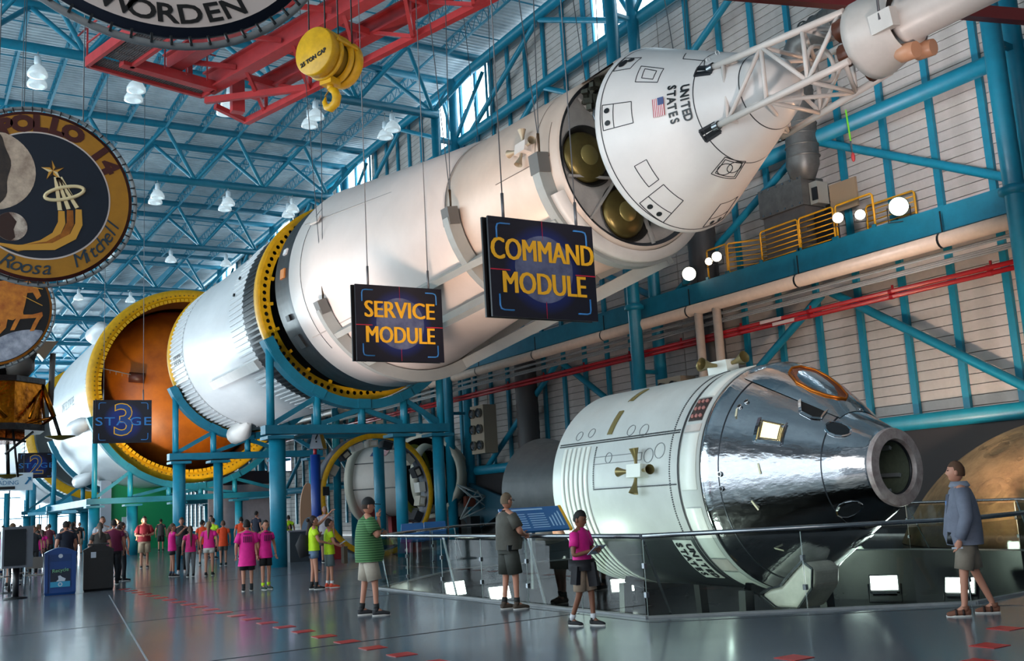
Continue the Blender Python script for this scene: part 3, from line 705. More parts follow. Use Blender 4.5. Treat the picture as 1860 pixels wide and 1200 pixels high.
# ---- teal stands below the stages
def stand(y, r, zb, x0, x1, posts, legs, lab, top0=None, dep=.5, zf=0):
    t = thing('stage_stand', lab, 'support stand', (XA, y, zf), 'teal stands under the stages')
    a0 = math.degrees(math.acos(max(-1, (x0-XA)/(r+.1)))); a0 = 360-a0 if False else 180+(180-a0)
    arc(y, r+.02, dep, .3, a0, 540-a0, TEAL2, t, 'saddle_arc', 40)
    MB().box(((x0+x1)/2, y, zb), (x1-x0+.4, dep, .28)).build('cross_beam', TEAL2, t)
    for x in posts:
        zt = ZA-math.sqrt(max(.05, (r+.15)**2-(x-XA)**2)) if abs(x-XA) < r else ZA
        MB().tube([(x, y, zb), (x, y, zt)], .13, 12).build('post', TEAL, t)
        MB().box((x, y, zt), (.45, dep+.1, .3), Matrix.Rotation(math.atan2(x-XA, ZA-zt), 3, 'Y').inverted()).build('saddle_clamp', TEAL2, t)
    ps = sorted(posts)
    for i in range(len(ps)-1):
        a, b = ps[i], ps[i+1]; left = (a+b)/2 < XA
        xb, xt = (a, b) if left else (b, a)
        zt = ZA-math.sqrt(max(.05, (r+.2)**2-(xt-XA)**2))-.1
        MB().bar((xb, y, zb+.15), (xt, y, zt), .16, .16).build('strut', TEAL2, t)
    if zb > 4.2 and y < 40:
        for x in (11.45, 15.2): MB().tube([(x, y+3.4, 0), (x, y+3.4, 4.3)], .2, 16).build('rear_leg', TEAL, t)
        MB().box((13.3, y+3.4, 4.35), (4.4, .3, .28)).build('rear_beam', TEAL2, t); MB().box((11.45, y+1.7, 4.3), (.25, 3.4, .25)).build('tie_beam', TEAL2, t); MB().box((15.2, y+1.7, 4.3), (.25, 3.4, .25)).build('tie_beam', TEAL2, t)
    for x in legs:
        MB().tube([(x, y, zf), (x, y, zb-.3)], .26 if x < 10.3 else .2, 18).build('leg', TEAL, t)
        MB().box((x, y, zb-.25), (.85, dep+.3, .1)).build('leg_cap', TEAL2, t)
stand(31.3, 3.45, 4.25, 10.0, 16.1, [10.05, 11.6, 13.15, 14.7, 16.1], [10.25, 14.5, 15.95], 'teal stand carrying the holed yellow ring end of the third stage')
stand(44.4, 3.42, 4.25, 10.0, 16.4, [10.1, 11.7, 13.2, 14.8, 16.3], [10.25, 11.9, 14.6, 16.2], 'teal stand carrying the aft end of the third stage')
stand(54.2, 5.22, 2.72, 8.2, 18.0, [8.4, 10.1, 12.0, 13.6, 15.4, 18.0], [8.4, 10.2, 12.4, 15.6, 17.9], 'teal stand carrying the wide yellow mouth of the orange-domed stage')
stand(69.5, 5.22, 2.72, 8.2, 18.0, [8.4, 10.1, 12.0, 14.2, 16.2, 18.0], [8.4, 10.2, 12.4, 15.6, 17.9], 'teal stand carrying the rear end of the orange-domed stage')
stand(84.5, 5.22, 2.72, 8.2, 18.0, [8.4, 10.1, 12.0, 14.2, 16.2, 18.0], [8.4, 10.2, 12.4, 15.6, 17.9], 'teal stand carrying the farthest stage')
# linking beams along the hall
for x, y0, y1, z in ((8.4, 54.2, 69.5, 2.72), (17.9, 54.2, 69.5, 2.72)):
    o = MB().box((x, (y0+y1)/2, z), (.35, y1-y0, .35)).build('link_beam', TEAL2); tag(o, 'teal beam tying two stage stands together, %s side' % ('left' if x < 10 else 'right'), 'beam', 'beams between stands')

# ---- command module hung ahead, with boost cover nose
cm = thing('command_module', 'white conical capsule with US flag and black lettering hung above the hall', 'spacecraft capsule', (XA, 13.5, 7.2))
YB, YT, RB, RT = 14.87, 12.05, 1.95, .62
rc = lambda y: RT+(y-YT)/(YB-YT)*(RB-RT)
cmw = mat('capsule_white', '#d8d3d0', .3, noise=.06, nscale=2, bump=.03, bscale=5)
MB().lathe([(15.35, .001), (15.3, .9), (15.15, 1.5), (15.02, 1.8), (14.93, 1.92), (YB, RB), (YB-.06, RB-.03), (YT, RT), (11.86, .5), (11.72, .33), (11.66, .15), (11.65, .001)], O_, n=96).build('cone', cmw, cm)
for y in (14.78, 13.04, 12.25): MB().lathe([(y, rc(y)+.004), (y-.018, rc(y-.018)+.004)], O_, n=96).build('seam_ring', LINE, cm)
def cml(pts, name='panel_outline', close=True, w=.014): return curve_on(pts, rc, LINE, cm, name, w, .003, close)
cml([(14.74, 168.5), (14.17, 170), (14.15, 185.4), (14.73, 184.4)]); cml([(14.52, 169), (14.52, 184.7)], close=False)
cml([(14.22, 139), (13.71, 143.4), (13.72, 157.6), (14.17, 154.5)]); cml([(14.10, 142.2), (13.83, 145.5), (13.83, 154), (14.07, 151.5)])
cml([(14.75, 129), (14.4, 128), (14.42, 141), (14.75, 143)])
cml([(13.6, 118), (13.48, 130), (13.0, 134), (12.94, 143)], close=False)
cml([(14.39, 211.9), (14.14, 211.8), (14.16, 227.8), (14.39, 228.1)])
cml([(14.73, 233.1), (14.16, 232.6), (14.18, 251.9), (14.77, 253.4)]); cml([(14.52, 233), (14.52, 253)], close=False)
cml([(13.06, 248.7), (13.0, 272.7), (13.42, 277.1), (13.46, 251.6)]); cml([(13.1, 251), (13.05, 270.5), (13.38, 274.5), (13.41, 254)])
cml([(14.74, 284), (14.1, 284), (14.1, 303), (14.74, 303)]); cml([(14.52, 284), (14.52, 303)], close=False)
def dot(y, d, r, m=BLACK, parent=None, name='thruster_port', sy=1, st=1):
    p = ring_pt(y, rc(y)+.01, d); A = Vector((0, 1, 0)); T = tang(d)
    return MB().poly([p+A*(r*sy*math.cos(a))+T*(r*st*math.sin(a))+radial(d)*(RB-RT)/(YB-YT)*(r*sy*math.cos(a)) for a in [2*PI*k/20 for k in range(20)]]).build(name, m, parent or cm, fix=False)
for y, d in ((14.64, 172.7), (14.63, 180.6), (14.64, 239), (14.65, 246.8), (14.65, 290), (14.65, 297)): dot(y, d, .055)
dot(14.66, 135.5, .09, st=1.5, sy=.75); dot(14.56, 131.5, .06, st=1.3)
for y, d in ((13.27, 259), (13.17, 266)):
    p = [(y+.13*math.cos(a), d+7*math.sin(a)) for a in [2*PI*k/18 for k in range(18)]]; cml(p, 'window_outline')
def ctext(s, y, d, size, L):
    slope = (RB-RT)/(YB-YT); n = radial(d)
    for i, ch in enumerate(s):
        di = d+(i-(len(s)-1)/2)*L; ax = Vector((0, -1, 0))-radial(di)*slope
        letters(ch, size, BLACK, cm, frame(ring_pt(y, rc(y)+.015, di), tang(di), ax) @ Matrix.Diagonal((.8, 1, 1, 1)), 'letter', bold=.006)
ctext('UNITED', 13.18, 182, .24, 5.6); ctext('STATES', 13.42, 180, .24, 5.9)
# flag
def flag(parent, o, ax, ay, wd, ht, n_off):
    o, ax, ay = Vector(o), Vector(ax).normalized(), Vector(ay).normalized(); nn = Vector(n_off)
    mb = MB()
    for k in range(13):
        mb.cur = 1 if k % 2 == 0 else 2
        a = o+ay*(ht*(6-k)/13)+nn; mb.poly([a-ax*wd/2-ay*ht/26, a+ax*wd/2-ay*ht/26, a+ax*wd/2+ay*ht/26, a-ax*wd/2+ay*ht/26])
    mb.cur = 0
    a = o-ax*wd*.3+ay*ht*.23+nn*1.6; mb.poly([a-ax*wd*.2-ay*ht*.27, a+ax*wd*.2-ay*ht*.27, a+ax*wd*.2+ay*ht*.27, a-ax*wd*.2+ay*ht*.27])
    return mb.build('flag', [mat('flag_blue', '#3a4a78', .5), mat('flag_red', '#a83440', .5), mat('flag_white', '#dcd6d6', .5)], parent, fix=False)
dfl = 180; slope = (RB-RT)/(YB-YT); ax_ = Vector((0, -1, 0))-radial(dfl)*slope
flag(cm, ring_pt(13.64, rc(13.64)+.02, dfl), tang(dfl), ax_, .36, .23, radial(dfl)*.01)
for y, d, sx in ((12.85, 147, 1), (12.9, 215, 1)):
    cml([(y+.2, d-3), (y-.1, d-3), (y-.1, d+9), (y+.2, d+9)], 'leg_well', w=.05); patch_on([(y+.2, d-3), (y-.1, d-3), (y-.1, d+9), (y+.2, d+9)], rc, BLACK, cm, 'leg_well_floor', .005)
for d in (118, 135): MB().lathe([(0, .05), (.02, .05)], ring_pt(12.9, rc(12.9)+.04, d), 'Y', 10).build('lifting_eye', cmw, cm)
# ---- escape tower
et = thing('escape_tower', 'white lattice escape tower with rocket motor reaching off the top right', 'escape tower', (XA, 10, 7.5))
tw = mat('tower_white', '#cfc4bd', .35, noise=.08)
cor = [(-1, 1), (-1, -1), (1, -1), (1, 1)]
def tp(i, f):      # f 0 at capsule, 1 at skirt
    y = 12.85-2.85*f
    return Vector((XA-.02+cor[i][0]*(.80*(1-f)+.5*f), y, ZA-.03+cor[i][1]*(.56*(1-f)+.42*f)))
for i in range(4):
    MB().tube([tp(i, 0), tp(i, 1)], .06, 12).build('longeron', tw, et)
    MB().lathe([(-.08, .08), (.05, .08)], tp(i, .02), 'Y', 10).build('leg_fitting', STEEL, et)
for i in range(4):
    j = (i+1) % 4
    fs = [.12, .42, .72, .97]
    for k, f in enumerate(fs[:-1]): MB().tube([tp(i, f), tp(j, f)], .04, 8).build('cross_tube', tw, et)
    for k in range(3):
        a, b = (i, j) if k % 2 else (j, i)
        MB().tube([tp(a, fs[k]), tp(b, fs[k+1])], .04, 8).build('brace_tube', tw, et)
MB().tube([tp(0, .72)*.0+Vector((XA+.33*math.cos(a), 11.0, ZA+.33*math.sin(a))) for a in [2*PI*k/20 for k in range(21)]], .04, 8).build('ring_tube', tw, et)
MB().lathe([(10.02, .5), (10.0, .66), (9.86, .66), (9.3, .52), (9.25, .5)], O_, n=40).build('skirt', mat('skirt_beige', '#c9bdb5', .4, noise=.1), et)
for d in (160, 215, 300, 45): MB().tube([ring_pt(10.2, .45, d), ring_pt(9.95, .45, d), ring_pt(9.6, .4, d)], [.2, .17, .1], 14).build('exhaust_nozzle', mat('rust_nozzle', '#5a2a14', .4), et)
MB().lathe([(9.3, .36), (9.25, .4), (9.17, .4), (9.15, .345), (5.0, .345)], O_, n=40).build('motor_case', tw, et)
MB().bar(ring_pt(9.3, .42, 190), ring_pt(9.3, .60, 190), .3, .4, up=(0, 1, 0)).build('lifting_plate', GREYW, et)
MB().tube([ring_pt(9.3, .6, 188), (XA-.6, 9.2, 22)], .022, 6).build('cable', CABLE, et)
for d in (262, 310): MB().tube([ring_pt(9.55, .42, d), ring_pt(9.35, .52, d), ring_pt(9.1, .56, d)], [.05, .15, .13], 12).build('side_nozzle', mat('copper_pink', '#c08a6a', .4), et)
# ================================================================== LOWER SPACECRAFT IN THE PIT
O_ = (13.3, 0, 1.82); XA, ZA = 13.3, 1.82
lm_ = thing('service_module', 'white riveted service module standing low in the railed pit', 'spacecraft module', (XA, 15.2, -1.1))
lwm = mat('riveted_white', '#c6cbc8', .36, noise=.12, nscale=1.5, bump=.1, bscale=5)
MB().lathe([(17.3, 1.5), (17.3, 1.93), (17.25, 1.95), (13.4, 1.95), (13.38, 1.93), (13.34, 1.95), (12.86, 1.95), (12.86, 1.7)], O_, n=96).build('skin', lwm, lm_)
MB().lathe([(17.3, 1.55), (17.32, .3)], O_, n=64).build('aft_bulkhead', DARKG, lm_)
cyl = lambda y: 1.95
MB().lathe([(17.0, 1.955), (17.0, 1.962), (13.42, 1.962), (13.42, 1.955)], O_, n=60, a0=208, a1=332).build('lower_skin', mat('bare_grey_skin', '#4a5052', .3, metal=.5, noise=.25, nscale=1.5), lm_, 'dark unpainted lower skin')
# radiator bands: slightly raised strips
for k in range(6):
    MB().lathe([(16.95-.16*k, 1.955), (16.95-.16*k, 1.968), (16.85-.16*k, 1.968), (16.85-.16*k, 1.955)], O_, n=60, a0=157, a1=300).build('radiator_strip', mat('radiator_white', '#dde0d8', .35), lm_)
for d0, d1 in ((134.5, 151), (111.5, 126)):
    MB().lathe([(15.62, 1.957), (15.62, 1.972), (15.48, 1.972), (15.48, 1.957)], O_, n=12, a0=d0, a1=d1).build('antenna_slot', mat('slot_gold', '#8c8252', .4, metal=.4), lm_)
# rivet rows (each row one part)
def rivets(y0, y1, d0, d1, n):
    mb = MB()
    for k in range(n):
        f = k/(n-1); p = ring_pt(y0+(y1-y0)*f, 1.955, d0+(d1-d0)*f); mb.bar(p-radial(d0+(d1-d0)*f)*.005, p+radial(d0+(d1-d0)*f)*.012, .022, .022)
    mb.build('rivet_row', mat('rivet_grey', '#54585a', .4, metal=.5), lm_, kind='stuff')
rivets(17.15, 13.45, 154, 154, 90); rivets(17.15, 13.45, 155.3, 155.3, 90); rivets(15.85, 13.45, 181.9, 181.9, 60); rivets(15.85, 15.85, 158, 181, 24); rivets(13.6, 13.6, 100, 240, 120); rivets(15.9, 13.6, 208, 208, 60)
for y, d, r in ((16.6, 149, .1), (16.2, 148, .1), (14.9, 150, .11), (14.5, 151, .12), (13.9, 164, .14), (14.2, 166, .13), (15.4, 165, .1)):
    curve_on([(y+r*math.cos(a), d+math.degrees(r/1.95)*math.sin(a)) for a in [2*PI*k/14 for k in range(14)]], cyl, mat('faint_grey_seam', '#777c7e', .5), lm_, 'port_ring', .012, .004)
curve_on([(15.85, 164), (14.4, 164), (14.4, 168), (15.85, 168)], cyl, mat('faint_grey_seam'), lm_, 'panel_seam', .012, .004, close=False)
# forward band with segments
seg = mat('band_white', '#e3e6df', .4)
for d0, d1 in ((100, 135), (152, 156), (157, 185), (194, 222), (223, 232), (233, 275)):
    MB().lathe([(13.3, 1.956), (13.3, 1.972), (12.92, 1.972), (12.92, 1.956)], O_, n=max(4, int((d1-d0)/3)), a0=d0, a1=d1).build('band_panel', seg if d1-d0 > 10 else GREYW, lm_)
bx = MB().lathe([(13.28, 1.957), (13.28, 1.975), (12.95, 1.975), (12.95, 1.957)], O_, n=8, a0=136, a1=150).build('connector_panel', mat('connector_dark', '#3a2f2e', .5), lm_)
mb = MB()
for i in range(3):
    for j in range(3): mb.tube([ring_pt(13.2-.1*i, 1.97, 138.5+4.5*j), ring_pt(13.2-.1*i, 2.0, 138.5+4.5*j)], .035, 10)
mb.build('connector', mat('connector_pink', '#a8706a', .5), bx)
MB().lathe([(13.4, 1.958), (13.36, 1.958)], O_, n=96).build('seam_ring', LINE, lm_)
quad(lm_, ring_pt(14.39, 1.95, 174), radial(174), (0, 1, 0), mat('quad_white', '#d8dcd4', .4), mat('nozzle_olive', '#8a7c52', .35, metal=.6), .78)
quad(lm_, ring_pt(13.9, 1.95, 96), radial(96), (0, 1, 0), mat('quad_white'), mat('nozzle_olive'), 1.0)
MB().lathe([(13.98, 1.965), (13.98, 1.972), (13.5, 1.972), (13.5, 1.965)], O_, n=12, a0=211, a1=240).build('text_patch', seg, lm_)
for j_, (s_w, yy_) in enumerate((('UNITED', 13.62), ('STATES', 13.86))):
    for i_, ch in enumerate(s_w): di = 215+i_*4.3-j_*1.2; letters(ch, .20, BLACK, lm_, frame(ring_pt(yy_, 1.985, di), tang(di), (0, -1, 0)), 'letter', bold=.008)
patch_on([(15.6, 222), (15.1, 221), (14.9, 225), (15.2, 230), (15.6, 228)], cyl, mat('repair_patch', '#cfc9bb', .5), lm_, 'repair_patch')
patch_on([(14.3, 222), (13.95, 226), (14.0, 230), (14.35, 225)], cyl, mat('tan_tape', '#c7ab90', .5), lm_, 'repair_patch')
# main engine bell behind
MB().lathe([(17.32, .35), (17.9, .62), (18.3, .8), (20.5, 1.25), (20.5, 1.2)], O_, n=64).build('engine_bell', mat('bell_grey', '#34383a', .5, noise=.2), lm_, 'dark grey engine bell')
MB().lathe([(17.4, 1.3), (17.42, 1.72)], O_, n=64).build('heat_shield_ring', DARKG, lm_)
for y, d in ((17.45, 206),): MB().tube([ring_pt(17.3, 1.85, d), ring_pt(17.55, 1.9, d)], .16, 16).build('umbilical_disc', mat('terracotta', '#a8745c', .5), lm_)
# stand of the craft
mb = MB()
for y in (16.4, 13.05):
    mb.lathe([(y-.08, 1.98), (y+.08, 1.98), (y+.08, 2.1), (y-.08, 2.1), (y-.08, 1.98)], O_, n=24, a0=244, a1=296, smooth=False)
    for sx in (-1, 1):
        mb.bar((XA+sx*.95, y, ZA-1.9), (XA+sx*1.0, y, -1.15), .16, .2)
mb.bar((XA-1.0, 16.4, -1.05), (XA-1.0, 13.0, -1.05), .16, .2); mb.bar((XA+1.0, 16.4, -1.05), (XA+1.0, 13.0, -1.05), .16, .2)
tag(mb.build('spacecraft_stand', BLACK), 'dark steel stand under the low white service module', 'support stand')
mb = MB()
for k in range(2):
    o = MB().bar((11.6+.05*k, 13.0+.55*k, -1.15), (11.6, 13.0+.55*k, -.5), .1, .06).build('wheel_chock', YEL); tag(o, 'yellow prop under the low service module, %s one' % ('right' if k == 0 else 'left'), 'prop')
# ---- silver command module
lc = thing('command_module', 'mirror-polished silver capsule cone with lit window and open round hatch', 'spacecraft capsule', (XA, 11.6, -.2))
chrome = mat('silver_foil_skin', '#d3d6da', .12, metal=1, noise=.15, nscale=1.4, bump=.45, bscale=2.2, stretch=(3, .3, 3))
rl = lambda y: .6+(y-10.55)/2.22*1.33
MB().lathe([(12.86, 1.84), (12.84, 1.93), (12.8, 1.955), (12.74, 1.94), (12.66, 1.86), (11.16, .965+.0), (11.14, .95), (10.58, .63), (10.55, .59)], O_, n=128).build('cone', chrome, lc)
MB().lathe([(12.9, 1.93), (12.83, 1.93)], O_, n=96).build('joint_gap', BLACK, lc)
MB().lathe([(10.56, .60), (10.5, .615), (10.46, .60), (10.45, .44), (10.52, .42)], O_, n=64, smooth=False).build('apex_ring', mat('apex_aluminium', '#cdbfba', .42, metal=.35, noise=.35, nscale=5, col2='#9c8480'), lc)
tn_ = MB().lathe([(10.5, .43), (10.8, .42), (11.3, .4), (11.35, .001)], O_, n=48).build('hatch_tunnel', mat('tunnel_green', '#6c7462', .5, noise=.4, nscale=6), lc)
MB().lathe([(10.53, .435), (10.51, .40), (10.56, .40)], O_, n=48).build('seal_ring', BLACK, tn_)
for d in (60, 120, 200, 280, 340): MB().bar(ring_pt(10.7, .36, d), ring_pt(11.1, .36, d), .06, .05, up=radial(d)).build('latch', GREY, tn_)
for y in (12.55, 11.14): MB().lathe([(y, rl(y)+.012), (y-.015, rl(y-.015)+.012)], O_, n=96).build('seam_ring', mat('seam_dark', '#3c4046', .4, metal=.6), lc)
def lp(pts, m, name, lift=.02, label=None): return patch_on(pts, rl, m, lc, name, lift, label)
def lo(pts, m, name, w=.03, lift=.015, close=True): return curve_on(pts, rl, m, lc, name, w, lift, close)
W_ = [(12.07, 142.7), (11.69, 142.1), (11.68, 158.4), (12.05, 158.9)]
lp([(12.0, 145), (11.74, 145), (11.73, 156), (11.98, 156)], mat('lit_window', '#ffe9a0', .3, emit=1.6), 'side_window', .03)
lo(W_, chrome, 'window_frame', .07, .03); lo([(12.01, 144.5), (11.73, 144.5), (11.72, 156.5), (11.99, 156.5)], mat('frame_dark', '#5a5248', .4), 'window_frame', .02, .05)
lp([(11.76, 116.3), (11.33, 114.1), (11.3, 128.1), (11.42, 130.5), (11.6, 128.5)], mat('opening_black', '#0c0b0b', .7), 'rendezvous_window_opening', .02)
lo([(11.76, 116.3), (11.33, 114.1), (11.3, 128.1), (11.42, 130.5), (11.6, 128.5)], chrome, 'opening_edge', .05, .02)
# raised hatch fairing on top with amber window
def hf(y, d):
    a, b_ = (12.72-y)/1.62, (d-50)/68
    return .24*max(0, math.sin(PI*min(1, max(0, a**.75))))**.7*max(0, math.sin(PI*min(1, max(0, b_))))**.8
mb = MB(); V = []; n1, n2 = 18, 16
for i in range(n1+1):
    y = 12.72-(12.72-11.1)*i/n1
    for j in range(n2+1):
        d = 50+68*j/n2; V.append(ring_pt(y, rl(y)+.01+hf(y, d), d))
mb.add(V, [(i*(n2+1)+j, i*(n2+1)+j+1, (i+1)*(n2+1)+j+1, (i+1)*(n2+1)+j) for i in range(n1) for j in range(n2)], True)
mb.build('hatch_fairing', chrome, lc)
amb = mat('amber_window', '#9a4a14', .2, metal=.6, noise=.5, nscale=5)
mb = MB(); aw = [(12.12, 103), (12.18, 98), (12.15, 92), (12.0, 86), (11.8, 83), (11.55, 83), (11.35, 86), (11.28, 92), (11.33, 98), (11.45, 104), (11.65, 107), (11.9, 107)]
mb.poly([ring_pt(y, rl(y)+hf(y, d)+.035, d) for y, d in aw]).build('hatch_window', amb, lc, 'amber tinted hatch window', fix=False)
mb = MB(); Q = [ring_pt(y, rl(y)+hf(y, d)+.035, d) for y, d in aw+aw[:1]]
mb.tube(Q, .022, 6).build('window_rim', mat('copper_rim', '#c06a1c', .3, metal=.8), lc)
for y, d in ((12.52, 178.3), (12.52, 185.8), (12.43, 138.5), (12.38, 134), (11.3, 92), (11.15, 84), (12.6, 88), (12.6, 96)):
    MB().tube([ring_pt(y, rl(y)-.02, d), ring_pt(y, rl(y)+.03, d)], .045, 14).build('thruster_port', CHROME, lc); MB().tube([ring_pt(y, rl(y), d), ring_pt(y, rl(y)+.034, d)], .032, 12).build('thruster_bore', BLACK, lc)
tape = mat('pale_tape', '#d6cfb0', .5)
for y, d, ang in ((12.1, 197.7, 60), (12.13, 229.4, 20), (12.19, 252, -20), (12.42, 143, 70), (11.95, 176, 75)):
    a = math.radians(ang); v = tang(d)*math.sin(a)*.09+Vector((0, -.09*math.cos(a), 0)); p = ring_pt(y, rl(y)+.035, d); MB().bar(p-v, p+v, .035, .006, up=radial(d)).build('tape_mark', tape, lc)
for y, d in ((11.01, 133.5), (10.96, 225.3), (11.47, 281)):
    lp([(y+.16*math.cos(a), d+8*math.sin(a)) for a in [2*PI*k/12 for k in range(12)]], mat('vent_dark', '#3d4145', .3, metal=.7), 'scoop_vent', .02)
    lo([(y+.18*math.cos(a), d+9*math.sin(a)) for a in [2*PI*k/12 for k in range(12)]], chrome, 'scoop_rim', .03, .02)
# umbilical housing under the cone
mb = MB(); c0 = ring_pt(12.75, 1.5, 268)
pts = [(12.95, -.16), (12.6, -.36), (12.1, -.35), (11.75, .0), (11.7, .30), (11.9, .42), (12.2, .2), (12.45, .0), (12.7, -.05)]
mb.poly([(XA-.75, y, z) for y, z in pts], (.65, 0, 0)).build('umbilical_housing', mat('housing_silver', '#e4dfd2', .4, metal=.1, noise=.3, nscale=3, bump=.3, bscale=8), lc)
bv_ = [c for c in lc.children if c.name.startswith('umbilical_housing')][0].modifiers.new('bevel', 'BEVEL'); bv_.width = .09; bv_.segments = 4
mb = MB()
for k in range(len(pts)): 
    a, b = pts[k], pts[(k+1) % len(pts)]
    mb.bar((XA-.77, a[0], a[1]), (XA-.77, b[0], b[1]), .02, .035)
mb.build('housing_bead', STEEL, lc)
# ---- railing with glass around the pit
glass = bpy.data.materials.new('tinted_glass'); glass.use_nodes = True
nt = glass.node_tree; nt.nodes.clear()
go = nt.nodes.new('ShaderNodeOutputMaterial'); gt = nt.nodes.new('ShaderNodeBsdfTransparent'); gg = nt.nodes.new('ShaderNodeBsdfGlossy'); gm = nt.nodes.new('ShaderNodeMixShader'); gf = nt.nodes.new('ShaderNodeFresnel')
gt.inputs[0].default_value = (.62, .68, .66, 1); gg.inputs['Roughness'].default_value = .03; gf.inputs[0].default_value = 1.5
nt.links.new(gf.outputs[0], gm.inputs[0]); nt.links.new(gt.outputs[0], gm.inputs[1]); nt.links.new(gg.outputs[0], gm.inputs[2]); nt.links.new(gm.outputs[0], go.inputs[0])
def rail(pts, lab, step=1.9, z0=0, lean=.0):
    t = thing('glass_railing', lab, 'railing', (pts[0][0], pts[0][1], 0), 'glass railings round the pit')
    MB().tube([(x, y, 1.07) for x, y in pts], .032, 12).build('handrail', STEEL, t)
    for a, b in zip(pts[:-1], pts[1:]):
        A, B = Vector((*a, 0)), Vector((*b, 0)); L = (B-A).length; n = max(1, round(L/step)); u = (B-A)/n; nn = Vector((-u.y, u.x, 0)).normalized()
        for k in range(n):
            p, q = A+u*k, A+u*(k+1); g = u.normalized()*.012
            MB().add([p+g+Vector((0, 0, .03)), q-g+Vector((0, 0, .03)), q-g+Vector((0, 0, 1.0)), p+g+Vector((0, 0, 1.0))], [(0, 1, 2, 3)]).build('glass_panel', glass, t, fix=False)
            for z in (.3, .68): MB().box(p+Vector((0, 0, z)), (.05, .05, .07)).build('glass_clip', STEEL, t)
            MB().tube([p+Vector((0, 0, .0)), p+Vector((0, 0, 1.02))], .006, 6).build('glass_edge', mat('glass_edge', '#a9b8b4', .2), t)
            if k % 2 == 0: MB().bar(p+nn*.05+Vector((0, 0, 1.04)), p+u*.15+nn*.16+Vector((0, 0, .0)), .03, .03).build('post', STEEL, t)
rail([(8.6, 19.9), (8.6, 11.0)], 'glass and steel railing along the near-left edge of the pit', 1.48)
rail([(8.62, 11.0), (12.0, 8.55), (17.5, 8.95)], 'glass and steel railing wrapping the near-right corner of the pit', 2.1)
rail([(8.6, 19.9), (12.2, 23.2), (18, 22.6), (20.2, 15.8), (20.4, 13.2), (18.2, 9.6)], 'steel railing along the far side of the pit before the moon backdrop', 1.8)
# floodlights in the pit
for i, (x, y, z, aim) in enumerate(((18.67, 15.4, -.6, (14, 12, 1.5)), (18.92, 13.7, -.6, (14, 12, 1.5)), (12.9, 22.3, -.6, (13, 18, 1)), (15.64, 20.9, -.6, (13.5, 16, 1)), (11.2, 21.4, -.3, (12.5, 16, 1)))):
    t = thing('floodlight', 'rectangular floodlight in the pit, %s' % ['left of the two at the right', 'rightmost, beside the visitor in a jacket', 'behind the grey shirt man', 'behind the boy with papers', 'far left in the pit'][i], 'floodlight', (x, y, z), world=False)
    t.rotation_euler = (Vector(aim)-Vector((x, y, z))).to_track_quat('Y', 'Z').to_euler()
    MB().box((0, -.1, 0), (.62, .16, .38)).build('housing', BLACK, t)
    MB().box((0, .0, .0), (.56, .03, .30)).build('lamp_face', mat('flood_face', '#f2fff4', .3, emit=20), t)
    MB().box((0, .01, -.25), (.5, .2, .03)).build('reflector_lip', STEEL, t)
    MB().tube([(-.34, -.1, 0), (-.34, -.1, -.4), (.34, -.1, -.4), (.34, -.1, 0)], .02, 6).build('yoke', BLACK, t)
light('SPOT', 'pit_flood', (9.8, 18, -.8), 420, (.80, 1, .84), (13.0, 15.8, 1.4), spot_size=math.radians(110), spot_blend=.9, shadow_soft_size=.4)
light('SPOT', 'pit_flood', (9.5, 12.2, -.9), 180, (.82, 1, .86), (13.0, 13.6, 1.0), spot_size=math.radians(110), spot_blend=.9, shadow_soft_size=.4)
light('SPOT', 'pit_flood', (18.6, 14.5, -.6), 150, (.85, 1, .9), (14, 12, 1), spot_size=math.radians(110), spot_blend=.9, shadow_soft_size=.4)
# info panel
t = thing('information_panel', 'tilted blue information panel with yellow edge at the pit rail', 'sign panel', (10.2, 16.4, 0))
fr = frame((10.2, 16.2, 1.28), (1, -.15, 0), (.1, .55, .5))
def loc_poly(pts, z=0, e=.0): return [fr @ Vector((x, y, z)) for x, y in pts]
MB().poly(loc_poly([(-.62, -.32), (.62, -.32), (.62, .32), (-.62, .32)]), fr.to_3x3() @ Vector((0, 0, -.04))).build('board', mat('panel_blue', '#1d5f9a', .35), t)
MB().poly(loc_poly([(.60, -.33), (.66, -.33), (.66, .33), (.60, .33)], .003), fr.to_3x3() @ Vector((0, 0, -.05))).build('edge_trim', YEL, t)
pl = mat('panel_print', '#9cc4e4', .5)
mb = MB(); mb.poly(loc_poly([(-.5, .24), (.25, .24), (.25, .28), (-.5, .28)], .003))
for c, x in enumerate((-.5, -.1)):
    for k in range(7): mb.poly(loc_poly([(x, .14-.06*k), (x+.34, .14-.06*k), (x+.34, .12-.06*k), (x, .12-.06*k)], .003))
for k in range(4): mb.poly(loc_poly([(.3+.07*k, -.22), (.33+.07*k, -.22), (.33+.07*k, -.0+.05*k), (.315+.07*k, .04+.05*k), (.3+.07*k, -.0+.05*k)], .003))
mb.build('print', pl, t, fix=False)
MB().bar((10.2, 16.35, 0), (10.2, 16.3, 1.2), .08).build('post', GREY, t)
